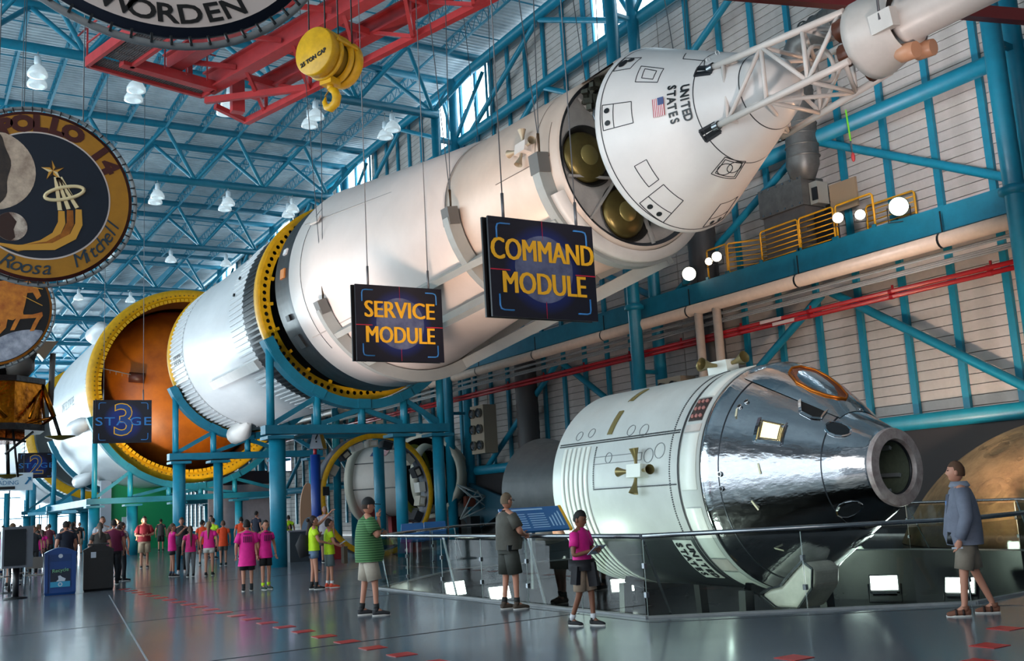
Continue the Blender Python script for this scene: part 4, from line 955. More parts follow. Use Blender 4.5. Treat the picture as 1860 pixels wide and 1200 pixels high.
# moon globe backdrop
moonm = mat('moon_surface', '#a98a64', .8, noise=.7, nscale=.9, col2='#54432f', bump=1.0, bscale=3.5)
mg = thing('moon_globe', 'large brown cratered moon model lit warm at the right wall', 'moon model', (24, 15, 0))
mb = MB(); mb.lathe([(1.87, math.sqrt(4.8**2-1.87**2))]+[(-4.8*math.cos(PI*i/60), 4.8*math.sin(PI*i/60)) for i in range(38, 60)], (24.9, 14.1, -1.85+.0), 'Z', 72).build('sphere', moonm, mg)
for k in range(46):
    th, ph = R_.uniform(math.radians(150), math.radians(262)), R_.uniform(math.radians(12), math.radians(75)); r = R_.choice((.06, .08, .1, .14, .2, .3))
    n_ = Vector((math.cos(th)*math.cos(ph), math.sin(th)*math.cos(ph), math.sin(ph))); c = Vector((24.9, 14.1, -1.85))+n_*4.79
    if c.z < .1: continue
    mbk = MB().lathe([(-.01, r*.2), (-.015, r*.7), (.03, r), (.0, r*1.35)], (0, 0, 0), 'Z', 14)
    o = mbk.build('crater', moonm, mg); o.rotation_euler = n_.to_track_quat('Z', 'Y').to_euler(); o.location = c-Vector(mg.location)
# ================================================================== SIGNS
NAVY = mat('sign_navy', '#10121f', .35, noise=.3, nscale=2, col2='#1c1430'); SYEL = mat('sign_yellow', '#dba41c', .4); SBLU = mat('sign_blue', '#2e74b4', .4); SBLK = mat('sign_edge_black', '#08080a', .4)
def moonmat():
    return mat('printed_moon', '#5c6482', .5, noise=.7, nscale=2.2, col2='#2e3658')
def glowmat():      # printed radial blue halo on the board (a flat print)
    m = bpy.data.materials.get('printed_halo')
    if m: return m
    m = bpy.data.materials.new('printed_halo'); m.use_nodes = True; N = m.node_tree.nodes; L = m.node_tree.links; b = N['Principled BSDF']; b.inputs['Roughness'].default_value = .35
    tc = N.new('ShaderNodeTexCoord'); gr = N.new('ShaderNodeTexGradient'); gr.gradient_type = 'SPHERICAL'; mp = N.new('ShaderNodeMapping'); mp.inputs['Scale'].default_value = (1.05, 1.05, 1.05)
    cr = N.new('ShaderNodeValToRGB'); e = cr.color_ramp.elements; e[0].position = .0; e[0].color = lin('#14131f'); e[0].position = .12; e[1].position = .48; e[1].color = lin('#12266a')
    L.new(tc.outputs['Object'], mp.inputs[0]); L.new(mp.outputs[0], gr.inputs[0]); L.new(gr.outputs[0], cr.inputs[0]); L.new(cr.outputs[0], b.inputs['Base Color']); return m
def sign(x, y, z, wd, ht, lines, lab, stage=None, rz=0, yaw=0):
    t = thing('hanging_sign', lab, 'sign', (x, y, z), world=False, rz=yaw)
    for k in (0, 1):
        MB().box((-.05*k, .12*k, 0), (wd, .05, ht)).build('board', glowmat() if k == 0 else SBLK, t)
    F = frame((0, -.03, 0), (1, 0, 0), (0, 0, 1))
    if not stage:
        MB().lathe([(0, .001), (0, .62)], (0, -.032, 0), 'Y', 40).build('moon_print', moonmat(), t, fix=False)
        for s, l in zip((.30, -.30), lines):
            o = letters(l, .56, SYEL, t, F @ Matrix.Translation((0, s, .012)), bold=0, ext=.002, space=1.0)
            xs_ = [v.co.x for v in o.data.vertices]; w0 = max(xs_)-min(xs_); target = wd*(.97 if l == 'COMMAND' else .80 if l == 'SERVICE' else .78)
            c = (max(xs_)+min(xs_))/2
            for v in o.data.vertices: v.co.x = (v.co.x-c)*target/w0
            bmk = bmesh.new(); bmk.from_mesh(o.data); cp_ = o.data.copy(); cp_.transform(Matrix.Translation((.016, -.001, 0))); bmk.from_mesh(cp_); cp_.transform(Matrix.Translation((-.032, -.001, .0))); bmk.from_mesh(cp_); bmk.to_mesh(o.data); bmk.free()
        for p, q in (((-wd/2, -.06), (-wd*.32, -.06)), ((wd*.3, -.06), (wd/2, -.06))): MB().bar((p[0], -.033, p[1]), (q[0], -.033, q[1]), .004, .018).build('cross_line', mat('sign_red', '#b01838', .5), t)
        for a, b in ((ht/2, ht*.3), (-ht/2, -ht*.33)): MB().bar((0, -.033, a), (0, -.033, b), .012, .004).build('cross_line', mat('sign_red'), t)
    else:
        o = letters('STAGE', .5, SBLU, t, F @ Matrix.Translation((0, -.02, .008)), space=1.1); xs_ = [v.co.x for v in o.data.vertices]; w0 = max(xs_)-min(xs_)
        for v in o.data.vertices: v.co.x *= wd*.98/w0
        letters(stage, 1.85, SYEL, t, F @ Matrix.Translation((0, 0, .006)), bold=.05, name='numeral')
        letters(stage, 1.85, mat('sign_navy_blue', '#1d3f78', .4), t, F @ Matrix.Translation((0, 0, .011)), bold=.012, name='numeral_fill')
    for sx in (-1, 1):
        for sz in (-1, 1):
            cx, cz = sx*(wd/2-.16), sz*(ht/2-.12); mb = MB()
            mb.tube([(cx-sx*.28, -.035, cz), (cx-sx*.08, -.035, cz), (cx-sx*.02, -.035, cz-sz*.02), (cx, -.035, cz-sz*.08), (cx, -.035, cz-sz*.28)], .016, 6)
            mb.build('corner_mark', SBLU, t)
    for sx in (-.35, .35):
        MB().tube([(sx*wd, 0, ht/2), (sx*wd+.0, 0, 23.8-z)], .012, 5).build('cable', CABLE, t)
        MB().tube([(sx*wd, 0, ht/2), (sx*wd, 0, ht/2+.45)], .028, 6).build('turnbuckle', CABLE, t)
    return t
sign(10.05, 21.43, 5.9, 2.25, 1.8, ('SERVICE', 'MODULE'), 'hanging dark sign reading SERVICE MODULE over a printed moon')
sign(9.83, 14.82, 5.7, 2.25, 1.8, ('COMMAND', 'MODULE'), 'hanging dark sign reading COMMAND MODULE over a printed moon')
sign(8.15, 45.3, 5.87, 2.3, 1.82, None, 'hanging dark STAGE sign with outlined numeral, the nearer one before the orange dome', '3')
sign(8.45, 79.6, 5.97, 2.3, 1.8, None, 'hanging dark STAGE sign with outlined numeral, the far one at the left edge', '2')
# bus loading sign (far left)
t = thing('hanging_sign', 'white hanging sign reading BUS LOADING with arrow and bus symbol', 'sign', (4.06, 50, 3.67), world=False); t.scale = (.62, .62, .62)
MB().box((0, 0, 0), (3.6, .1, 1.25)).build('board', mat('sign_white', '#c8d4dc', .4), t)
tb = mat('sign_teal_text', '#1a6a96', .5); F = frame((0, -.06, 0), (1, 0, 0), (0, 0, 1))
letters('BUS', .42, tb, t, F @ Matrix.Translation((.1, .32, 0))); letters('LOADING', .42, tb, t, F @ Matrix.Translation((-.05, -.08, 0)))
mb = MB().box((.1, -.07, -.42), (1.1, .01, .2)); mb.build('bus_symbol', BLACK, t)
MB().poly([(1.25, -.07, -.2), (1.4, -.07, -.2), (1.62, -.07, .1), (1.7, -.07, .0), (1.7, -.07, .3), (1.42, -.07, .3), (1.52, -.07, .18)]).build('arrow', tb, t, fix=False)
for sx in (-1.2, 1.2): MB().tube([(sx, 0, .6), (sx, 0, 32)], .02, 5).build('cable', CABLE, t)
# ---- mission emblem discs
def disc_ring(mb, y, r0, r1, n=96): return mb.lathe([(y, r0), (y, r1)], (0, 0, 0), 'Y', n)
def emblem(x, y, z, r, rim, lab):
    t = thing('emblem_disc', lab, 'emblem', (x, y, z), 'hanging round emblems', world=False)
    MB().lathe([(.0, .001), (0, r), (.05, r), (.05, .001)], (0, 0, 0), 'Y', 96).build('disc', rim, t)
    MB().tube([(1.045*r*math.cos(a), .03, 1.045*r*math.sin(a)) for a in [2*PI*k/72 for k in range(73)]], .035, 8).build('frame_tube', GREY, t)
    tie = MB().bar((0, -.02, 0), (.085, -.02, 0), .02, .02).mesh('lacing', BLACK)
    for k in range(64):
        a = 2*PI*k/64; o = place('lacing', tie, t); o.location = (r*math.cos(a), 0, r*math.sin(a)); o.rotation_euler[1] = -a
    for sx in (-.45, .45): MB().tube([(sx*r, .03, r*.93), (sx*r, .03, 23.8-z)], .012, 5).build('cable', CABLE, t)
    return t
def fl(mb, pts, y): return mb.poly([(p[0], y, p[1]) for p in pts])
def circ2(cx, cz, r, n=40, a0=0, a1=360): return [(cx+r*math.cos(math.radians(a0+(a1-a0)*k/n)), cz+r*math.sin(math.radians(a0+(a1-a0)*k/n))) for k in range(n)]
def arc_text(t, s, rad, a_mid, step, size, m, inward=True, y=-.02, sx=1, bold=0, shear=0):
    n = len(s)
    for i, ch in enumerate(s):
        if ch == ' ': continue
        a = math.radians(a_mid+(step if not inward else -step)*(i-(n-1)/2))
        o = Vector((rad*math.cos(a), y, rad*math.sin(a))); up = Vector((math.cos(a), 0, math.sin(a))); rt = Vector((math.sin(a), 0, -math.cos(a)))
        if not inward: up, rt = -up, -rt
        letters(ch, size, m, t, frame(o, rt, up) @ Matrix.Diagonal((sx, 1, 1, 1)), 'letter', bold=bold, shear=shear)
gold = mat('emblem_gold', '#b87c1e', .45, noise=.2, nscale=3); mar = mat('emblem_maroon', '#4a1a14', .5); nav = mat('emblem_navy', '#141c2a', .5); emw = mat('emblem_white', '#d8c8c0', .5)
e14 = emblem(2.08, 20, 7.75, 1.64, mar, 'round hanging emblem with gold border reading APOLLO 14 and a star')
disc_ring(MB(), -.012, .001, 1.58).build('gold_border', gold, e14, fix=False)
disc_ring(MB(), -.018, .001, 1.24).build('white_line', emw, e14, fix=False)
disc_ring(MB(), -.024, .001, 1.21).build('navy_field', nav, e14, fix=False)
arc_text(e14, 'APOLLO 14', 1.39, 79, 12.2, .40, mar, y=-.02, sx=1.2, bold=.03)
arc_text(e14, 'Mitchell', 1.38, -40, 5.6, .36, mat('emblem_slate', '#253845', .5), inward=False, y=-.02, shear=.3)
arc_text(e14, 'Roosa', 1.40, -99, 7.0, .38, mat('emblem_slate'), inward=False, y=-.02, shear=.3)
pm = mat('emblem_moon_shadow', '#2a2220', .6, noise=.5, nscale=4, col2='#4a3c34')
lit = mat('emblem_moon_lit', '#d8bfa8', .6, noise=.6, nscale=3, col2='#8c7464')
fl(MB(), circ2(-.85, .4, .77), -.030).build('moon_picture', lit, e14, fix=False)
fl(MB(), [p for p in circ2(-.85, .4, .77, 24, 72, 292)]+[(-.85+(.33+.03*math.sin(a_*7))*math.cos(a_), .4+.77*math.sin(a_)) for a_ in [math.radians(-72+8*k_) for k_ in range(19)]], -.033).build('moon_shadow', pm, e14, fix=False)
fl(MB(), circ2(-.47, -.65, .27), -.034).build('earth_picture', mat('emblem_earth', '#e0cdbb', .6, noise=.9, nscale=3.5, col2='#5a2c20'), e14, fix=False)
fl(MB(), circ2(-.47, -.65, .268, 20, 100, 280)+[(-.40, -.85), (-.43, -.7), (-.38, -.55)], -.036).build('earth_shadow', mat('emblem_earth_shadow', '#3a2018', .6), e14, fix=False)
sg = mat('emblem_bright_gold', '#d89a3a', .4); sg2 = mat('emblem_pale_gold', '#f0d8a8', .4)
st = []
for k in range(10):
    a = PI/2+PI*k/5+.1; r = .21 if k % 2 == 0 else .08; st.append((.21+r*math.cos(a), .50+r*math.sin(a)))
fl(MB(), st, -.036).build('star', sg, e14, fix=False)
for k in range(0, 10, 2): fl(MB(), [(.21, .50), st[k], st[(k+1) % 10]], -.039).build('star_facet', sg2 if k % 4 else mat('emblem_dark', '#3a2410', .5), e14, fix=False)
for k in range(3): MB().bar((.27+.03*k, -.04, .38), (.35+.15*k, -.04, -.26+.04*k), .01, .085).build('ray', sg2, e14); MB().bar((.30+.03*k, -.046, .34), (.39+.15*k, -.046, -.25+.04*k), .005, .02).build('ray_shadow', mat('emblem_dark', '#3a2410', .5), e14)
MB().tube([(.42+.34*math.cos(a), -.045, .08+.12*math.sin(a)+.1*math.cos(a)) for a in [2*PI*k/30 for k in range(31)]], .035, 6).build('orbit_ring', sg2, e14)
for k in range(3):
    P = [(.37+.15*k, -.27+.03*k), (.38+.15*k, -.5), (.28+.15*k, -.75), (.05+.1*k, -.93-.02*k), (-.35, -1.06+.01*k), (-.75, -.98)]
    mb = MB(); V = []
    ws = [.055, .065, .07, .07, .05, .01]
    for i_ in range(6):
        a_, b_ = Vector(P[max(0, i_-1)]), Vector(P[min(5, i_+1)]); d_ = (b_-a_).normalized(); n_ = Vector((-d_.y, d_.x)); q = Vector(P[i_])
        V += [(q.x+n_.x*ws[i_], -.036-.002*k, q.y+n_.y*ws[i_]), (q.x-n_.x*ws[i_], -.036-.002*k, q.y-n_.y*ws[i_])]
    mb.add(V, [(2*i_, 2*i_+1, 2*i_+3, 2*i_+2) for i_ in range(5)]); mb.build('flame_tail', sg if k != 1 else mat('emblem_copper', '#b0641c', .4, noise=.5, nscale=6), e14, fix=False)
e13 = emblem(1.95, 31, 7.75, 1.66, mat('emblem_orange', '#c8761c', .5), 'round hanging emblem with orange galloping horses over a moon')
disc_ring(MB(), -.012, .001, 1.6).build('black_field', mat('emblem_black', '#15100f', .5), e13, fix=False)
mm_ = mat('emblem_blue_moon', '#b8b8c4', .6, noise=.8, nscale=2.5, col2='#5a6274')
fl(MB(), [(1.58*math.cos(math.radians(a)), 1.58*math.sin(math.radians(a))) for a in range(-97, -22, 4)]+[(x_/20, -2.2+math.sqrt(2.56-(x_/20-1.2)**2)) for x_ in range(28, -4, -2)], -.02).build('moon_picture', mm_, e13, fix=False)
hor = mat('emblem_horse', '#d8842c', .5, noise=.3, nscale=4, col2='#a8541a')
for dx in (-.95, -.5, 0):
    T = lambda P: [(dx+x*1.1+.10, z*1.1-.30) for x, z in P]
    h = fl(MB(), T([(-.1, .75), (.5, .85), (.62, .95), (.85, 1.0), (1.05, .85), (1.15, .62), (1.05, .52), (.95, .7), (.82, .68), (.78, .4), (.72, .1), (.5, -.05), (.2, .0), (-.1, .2)]), -.03+dx*.005).build('horse_body', hor, e13, fix=False)
    for P in ([(.6, .1), (.95, .12), (1.18, .2), (1.2, .1), (1.12, -.02), (1.0, -.3), (.9, -.32), (.98, -.1), (1.05, .04), (.6, -.02)], [(.4, .1), (.35, -.25), (.15, -.5), (-.1, -.55), (-.12, -.45), (.1, -.4), (.22, -.2), (.2, .1)]):
        fl(MB(), T(P), -.034+dx*.005).build('horse_leg', hor, e13, fix=False)
MB().bar((.9, -.05, .35), (1.4, -.05, .1), .01, .02).build('ray', sg, e13); MB().bar((1.15, -.05, .62), (1.4, -.05, .58), .01, .02).build('ray', sg, e13)
e15 = emblem(1.74, 8.55, 7.47, 1.66, mat('emblem_deep_navy', '#10182a', .5), 'round white hanging emblem with dark blue edge and lettering WORDEN at top')
disc_ring(MB(), -.012, .001, 1.575).build('white_field', emw, e15, fix=False)
eb = mat('emblem_black')
arc_text(e15, 'WORDEN', 1.46, -81, 8.2, .245, eb, inward=False, sx=1.3, bold=.004)
disc_ring(MB(), -.018, .001, 1.02).build('navy_field', nav, e15, fix=False)
# ================================================================== RED OVERHEAD CRANE
ct = thing('overhead_crane', 'red steel overhead crane with grated walkway high at the upper left', 'crane', (4.6, 30.2, 15))
U_ = Vector((.966, .259, 0)); V_ = Vector((.275, -.961, 0)); A_ = Vector((4.3, 30.0, 15))
def C(u, v, z=0): return A_+U_*u+V_*v+Vector((0, 0, z))
def cb(p, q, w, h, name='girder'): return MB().bar(C(*p), C(*q), w, h).build(name, RED, ct)
cb((0, 0), (3.7, 0), .12, .3, 'platform_edge'); cb((0, 0), (0, 5), .12, .3, 'platform_edge'); cb((.7, .7), (3.7, .7), .3, .3); cb((3.7, 0), (3.7, .8), .1, .3, 'platform_edge')
cb((1.0, .7), (1.0, 8), .12, .3, 'walkway_edge')
grat = mat('walkway_grating', '#6b6260', .5, metal=.3)
def grate(u0, u1, v0, v1, name):
    mb = MB(); k = u0
    while k < u1: mb.bar(C(k, v0, -.02), C(k, v1, -.02), .035, .05); k += .075
    k = v0
    while k < v1: mb.bar(C(u0, k, -.02), C(u1, k, -.02), .03, .05); k += .45
    return mb.build(name, grat, ct, kind='stuff')
grate(.05, 3.65, .05, .6, 'grating'); grate(.08, .95, .8, 5, 'grating')
for u, z, s in ((3.75, .25, .42), (5.4, .4, .3), (2.4, .5, .34)):
    MB().bar(C(u, .3, z), C(u+.25, 14, z), .16, s+.2).build('girder_web', RED, ct)
    for dz in (-s/2-.08, s/2+.08): MB().bar(C(u, .3, z+dz), C(u+.25, 14, z+dz), .42, .06).build('girder_flange', RED, ct)
cb((4.1, .1, -.35), (5.3, .0, -.55), .16, .16); cb((5.3, 0, -.55), (5.9, 14, -.3), .2, .2, 'bottom_chord'); cb((3.7, .2, -.3), (5.4, 3.2, -.4), .14, .2, 'lattice_bar')
for k in range(5):
    v = 1+2.4*k; cb((5.35, v, -.5), (3.8, v+1.4, .0), .1, .14, 'lattice_bar'); cb((5.4, v, -.5), (5.4, v, .5), .1, .1, 'lattice_post'); cb((5.4, v, .5), (5.45, v+2.3, -.5), .1, .1, 'lattice_bar')
    cb((2.4, v, .4), (3.7, v+1, .2), .1, .14, 'lattice_bar'); cb((3.75, v+.6, .2), (5.3, v+.6, .2), .1, .2, 'cross_beam')
cb((4.6, .6, -.6), (4.6, .6, 1.3), .3, .4, 'end_post'); cb((3.0, .5, .0), (3.0, .5, 1.2), .1, .14, 'post')
for v in (0, 2.2, 4.4): cb((0, v, .1), (0, v, 1.1), .05, .05, 'railing_post')
cb((0, 0, 1.1), (0, 4.4, 1.1), .05, .05, 'railing_bar'); cb((0, 0, .6), (0, 4.4, .6), .04, .04, 'railing_bar'); cb((0, 0, 1.1), (-.4, .3, .6), .04, .04, 'railing_bar')
for u in (1.2, 1.9, 2.6, 3.3): cb((u, 1.0, .0), (u, 1.0, .9), .04, .04, 'railing_post')
cb((1.0, 1.0, .9), (3.6, 1.0, .9), .04, .04, 'railing_bar')
# hook block
hk = thing('crane_hook_block', 'yellow round crane hook block marked 25 TON CAP', 'hook block', (7.84, 19.85, 11.5), world=False, rz=-1.1); hk.scale = (1.08, 1.08, 1.08)
MB().lathe([(-.48, .001), (-.48, .48), (-.46, .5), (-.26, .5), (-.26, .46)], (0, 0, 0), 'Y', 40).build('cheek_plate', YEL, hk)
MB().lathe([(-.2, .40), (-.2, .50), (-.14, .52), (-.12, .4)], (0, 0, 0), 'Y', 40).build('sheave', YEL, hk)
MB().lathe([(.12, .40), (.14, .52), (.2, .50), (.2, .40)], (0, 0, 0), 'Y', 40).build('sheave', YEL, hk)
MB().lathe([(-.26, .36), (.3, .36)], (0, 0, 0), 'Y', 30).build('drum', mat('dark_yellow', '#8a6a18', .5), hk)
MB().lathe([(.26, .46), (.26, .5), (.48, .5), (.5, .48), (.5, .001)], (0, 0, 0), 'Y', 40).build('cheek_plate', YEL, hk)
for a in (20, 70, 120, 165): MB().bar((.5*math.cos(math.radians(a)), -.3, .5*math.sin(math.radians(a))), (.5*math.cos(math.radians(a)), .3, .5*math.sin(math.radians(a))), .06, .05).build('spacer_bar', YEL, hk)
letters('25 TON CAP', .125, BLACK, hk, frame((0, -.49, -.16), (1, 0, .25), (0, 0, 1)), bold=.005)
MB().box((0, 0, -.52), (.3, .3, .14)).build('hook_yoke', YEL, hk)
MB().tube([(0, 0, -.55), (0, 0, -.68)], .07, 12).build('shank', YEL, hk)
hp = [(.0, -.66), (.12, -.74), (.17, -.87), (.13, -1.0), (0, -1.07), (-.12, -1.02), (-.17, -.9), (-.13, -.8)]
MB().tube([(x, 0, z) for x, z in hp], [.06, .085, .095, .095, .09, .07, .05, .015], 12).build('hook', YEL, hk)
MB().bar((-.15, 0, -.78), (-.02, 0, -.66), .03, .02).build('safety_latch', mat('dark_yellow'), hk)
for x, y in ((-.36, -.2), (.05, -.17), (.1, .17), (.40, .25)): MB().tube([(x, y, .3), (x*1.0, y, 12.3)], .016, 6).build('cable', BLACK, hk)
# dark red beam crossing the upper right corner
o = MB().bar((14.6, 14.6, 12.1), (23.2, 11.9, 11.98), .22, .30).build('red_beam', mat('dark_red_beam', '#7a1414', .4)); tag(o, 'dark red steel beam crossing the upper right corner', 'beam')
# ================================================================== PEOPLE
def hexmat(c, rough=.7): return mat('cloth_'+c.strip('#'), c, rough, noise=.18, nscale=9)
_sk = {}
def skin_mesh(verts, edges, rad, m):
    me = bpy.data.meshes.new('b'); me.from_pydata(verts, edges, [])
    o = bpy.data.objects.new('b', me); COL.objects.link(o)
    md = o.modifiers.new('s', 'SKIN'); md.use_smooth_shade = True; md.branch_smoothing = .6
    for i, r in enumerate(rad):
        me.skin_vertices[0].data[i].radius = r if isinstance(r, tuple) else (r, r)
    me.skin_vertices[0].data[0].use_root = True
    s = o.modifiers.new('u', 'SUBSURF'); s.levels = 1; s.render_levels = 1
    ev = o.evaluated_get(bpy.context.evaluated_depsgraph_get()); r = bpy.data.meshes.new_from_object(ev)
    bpy.data.objects.remove(o); bpy.data.meshes.remove(me)
    r.materials.clear(); r.materials.append(m); return r
def head_part(mb, c, s, yaw, pitch):
    c = Vector(c); Rm = Matrix.Rotation(yaw, 3, 'Z') @ Matrix.Rotation(pitch, 3, 'X')
    n, m = 20, 16; V = []
    for i in range(m+1):
        th = PI*i/m
        for k in range(n):
            a = 2*PI*k/n; x, y, z = math.sin(th)*math.cos(a), math.sin(th)*math.sin(a), math.cos(th)
            X, Y, Z = .076*x, .094*y, .118*z
            if z < -.1: X *= 1-.38*(-z-.1); Y *= 1-.10*(-z-.1)
            if y > .2 and abs(x) < .35:
                if -.35 < z < .12: Y += .022*(1-abs(x)/.35)*(1-abs(z+.18)/.3) if abs(z+.18) < .3 else 0
                if z < -.7: Y += .012
            if y > .4 and .25 < abs(x) < .6 and -.05 < z < .22: Y -= .008
            V.append(c+Rm @ Vector((X, Y, Z))*s)
    mb.add(V, [(i*n+k, (i+1)*n+k, (i+1)*n+(k+1) % n, i*n+(k+1) % n) for i in range(m) for k in range(n)], True)
    for sx in (-1, 1): mb.sphere(c+Rm @ Vector((sx*.078, -.005, -.01))*s, (.012*s, .022*s, .032*s), 8, 6)
    mb.cur = 1
    for sx in (-1, 1): mb.sphere(c+Rm @ Vector((sx*.031, .083, .012))*s, (.013*s, .008*s, .007*s), 8, 5); mb.box(c+Rm @ Vector((sx*.031, .089, .034))*s, (.03*s, .008*s, .006*s), Rm)
    mb.cur = 2; mb.box(c+Rm @ Vector((0, .090, -.062))*s, (.04*s, .008*s, .008*s), Rm); mb.cur = 0
    return Rm
def hand_part(mb, w_, d, s, curl=.5, side=1, up=None):
    w_, d = Vector(w_), Vector(d).normalized(); u = Vector(up) if up else Vector((0, 1, 0)); x = d.cross(u)
    if x.length < .1: x = d.cross(Vector((1, 0, 0)))
    x.normalize(); nrm = x.cross(d)
    mb.tube([w_, w_+d*.03*s, w_+d*.085*s], [.026*s, .038*s, .036*s], 8, ry=[.02*s, .018*s, .014*s])
    for k, L in enumerate((.066, .078, .072, .056)):
        b = w_+d*.08*s+x*(k-1.5)*.019*s; d1 = (d+nrm*curl*.4).normalized(); d2 = (d+nrm*curl*1.2).normalized()
        mb.tube([b, b+d1*L*.45*s, b+d1*L*.45*s+d2*L*.55*s], [.0085*s, .008*s, .006*s], 6)
    b = w_+d*.025*s-x*.034*s*side
    mb.tube([b, b+(d*.6-x*side+nrm*.5).normalized()*.035*s, b+(d*.9-x*.6*side+nrm*.7).normalized()*.062*s], [.011*s, .010*s, .007*s], 6)
def person(x, y, heading, H, label, top, bottom, shoes='#1c1c20', hair='#2a1c14', skin=SKIN, group=None, b=1.0, belly=0, sleeve=.5, hem=.86, pants=.5, arms=None, legs=None,
           head_yaw=0, head_pitch=0, hairlen=0, cap=None, lean=0, socks=None, kid=0, detail=1, skirt=0, z0=0, ponytail=0, hairfront=0, collar=None, back_bun=0):
    b *= 1.06; s = H/1.75; t = thing('person', label, 'person', (x, y, z0), group or 'visitors', world=False, rz=-math.radians(heading))
    S = lambda p: Vector(p)*s
    ln = lean
    ls = legs or [((-.10, -.02), (-.10, -.04)), ((.10, .02), (.10, .04))]   # per side: knee xy, foot xy
    ar = arms or [((-.27, -.03, 1.13), (-.27, .06, .88)), ((.27, -.03, 1.13), (.27, .06, .88))]
    sw = .185*(.9+.1*b)
    P = [(0, 0, .96), (0, .0+ln*.4, 1.15), (0, ln*.8, 1.34), (0, ln, 1.47), (0, ln+.015, 1.54)]
    E = [(0, 1), (1, 2), (2, 3), (3, 4)]; Rr = [(.13*b, .10*b), (.12*b, .095*b), (.125*b, .10*b), .058, .052]
    for i, sx in enumerate((-1, 1)):
        k, f = ls[i]; o = len(P)
        P += [(sx*.09, 0, .90), (k[0], k[1]+.02, .50), (f[0], f[1], .10), (f[0]*1.05, f[1]+.09, .045)]
        Rr += [.085*b, .055, .036, .034]; E += [(0, o), (o, o+1), (o+1, o+2), (o+2, o+3)]
    for i, sx in enumerate((-1, 1)):
        e, h = ar[i]; o = len(P)
        P += [(sx*sw, ln*.95, 1.42), (e[0], e[1]+ln, e[2]), (h[0], h[1]+ln, h[2])]
        Rr += [.052*b, .040*b, .026]; E += [(3, o), (o, o+1), (o+1, o+2)]
    me = skin_mesh([S(p) for p in P], E, [tuple(v*s for v in r) if isinstance(r, tuple) else r*s for r in Rr], skin)
    mb = MB(); hc = (0, ln+.025, 1.635 if not kid else 1.625); hs = s*(1.0+.22*kid)
    Rm = head_part(mb, S(hc), hs, -math.radians(head_yaw), math.radians(head_pitch))
    for i, sx in enumerate((-1, 1)):
        e, h = ar[i]; hand_part(mb, S((h[0], h[1]+ln, h[2])), S((h[0]-e[0], h[1]-e[1], h[2]-e[2])), s, .6, sx)
    bm = bmesh.new(); bm.from_mesh(me); hm = mb.mesh('h', [skin]); bm.from_mesh(hm); me.clear_geometry(); bm.to_mesh(me); bm.free(); bpy.data.meshes.remove(hm)
    me.materials.append(mat('eye_dark', '#1a1210', .3)); me.materials.append(mat('lips', '#8c4a42', .6))
    place('body', me, t)
    # hair
    hcol = hexmat(hair, .75); c = S(hc); mb = MB(); n, m = 18, 10; V = []
    for i in range(m+1):
        th = PI*.62*i/m
        for k in range(n):
            a = 2*PI*k/n; yy = math.sin(a); lim = PI*(.62 if yy < .3 else .36+.1*hairfront); q = min(th, lim)
            p = Vector((.083*math.sin(q)*math.cos(a), .101*math.sin(q)*yy-.006, .128*math.cos(q)+.004)); p *= 1+.03*math.sin(7*a+3*i)+R_.uniform(-.025, .035); V.append(c+Rm @ p*hs)
    mb.add(V, [(i*n+k, (i+1)*n+k, (i+1)*n+(k+1) % n, i*n+(k+1) % n) for i in range(m) for k in range(n)], True)
    if hairlen:
        mb.tube([c+Rm @ Vector((0, -.06, .03))*hs, c+Rm @ Vector((0, -.10, -.08))*hs, c+Vector((0, -.13, -.10-hairlen*.5))*s, c+Vector((0, -.13, -.10-hairlen))*s], [.07*s, .085*s, .075*s, .03*s], 10, ry=[.05*s, .05*s, .035*s, .015*s])
    if back_bun: mb.sphere(c+Rm @ Vector((0, -.13, .06))*hs, .045*hs)
    mb.build('hair', hcol, t)
    if cap:
        mb = MB(); cm_ = hexmat(cap); V = []
        for i in range(7):
            th = PI*.5*i/6
            for k in range(18):
                a = 2*PI*k/18; V.append(c+Rm @ Vector((.09*math.sin(th)*math.cos(a), .108*math.sin(th)*math.sin(a), .12*math.cos(th)+.022))*hs)
        mb.add(V, [(i*18+k, (i+1)*18+k, (i+1)*18+(k+1) % 18, i*18+(k+1) % 18) for i in range(6) for k in range(18)], True)
        mb.poly([c+Rm @ Vector((.07*math.cos(a), .07+.13*math.sin(a), .028-.02*math.sin(a)))*hs for a in [PI*k/10 for k in range(11)]], Rm @ Vector((0, 0, .008))*hs)
        mb.build('cap', cm_, t)
    # top
    tm = hexmat(top) if isinstance(top, str) else top; mb = MB(); n = 20
    prof = [(hem, .182*b+.03*skirt, .135*b+belly*.5, .01), (hem+.12, .172*b, .128*b+belly, .01+belly*.3), (1.12, .152*b, .115*b+belly, belly*.3), (1.26, .165*b, .118*b+belly*.4, 0), (1.36, .182*b, .112*b, 0), (1.43, .165*b, .092*b, 0), (1.475, .085, .075, .0), (1.50, .062, .062, .01)]
    V = []
    for z, rx, ry, yo in prof:
        f = max(0, (z-.96)/.51)
        for k in range(n):
            a = 2*PI*k/n; wv = 1+.03*math.sin(5*a+z*9) if z < 1.2 else 1
            V.append(S((rx*math.cos(a)*wv, ry*math.sin(a)*wv+yo+ln*min(1, f), z)))
    mb.add(V, [(i*n+k, i*n+(k+1) % n, (i+1)*n+(k+1) % n, (i+1)*n+k) for i in range(len(prof)-1) for k in range(n)], True)
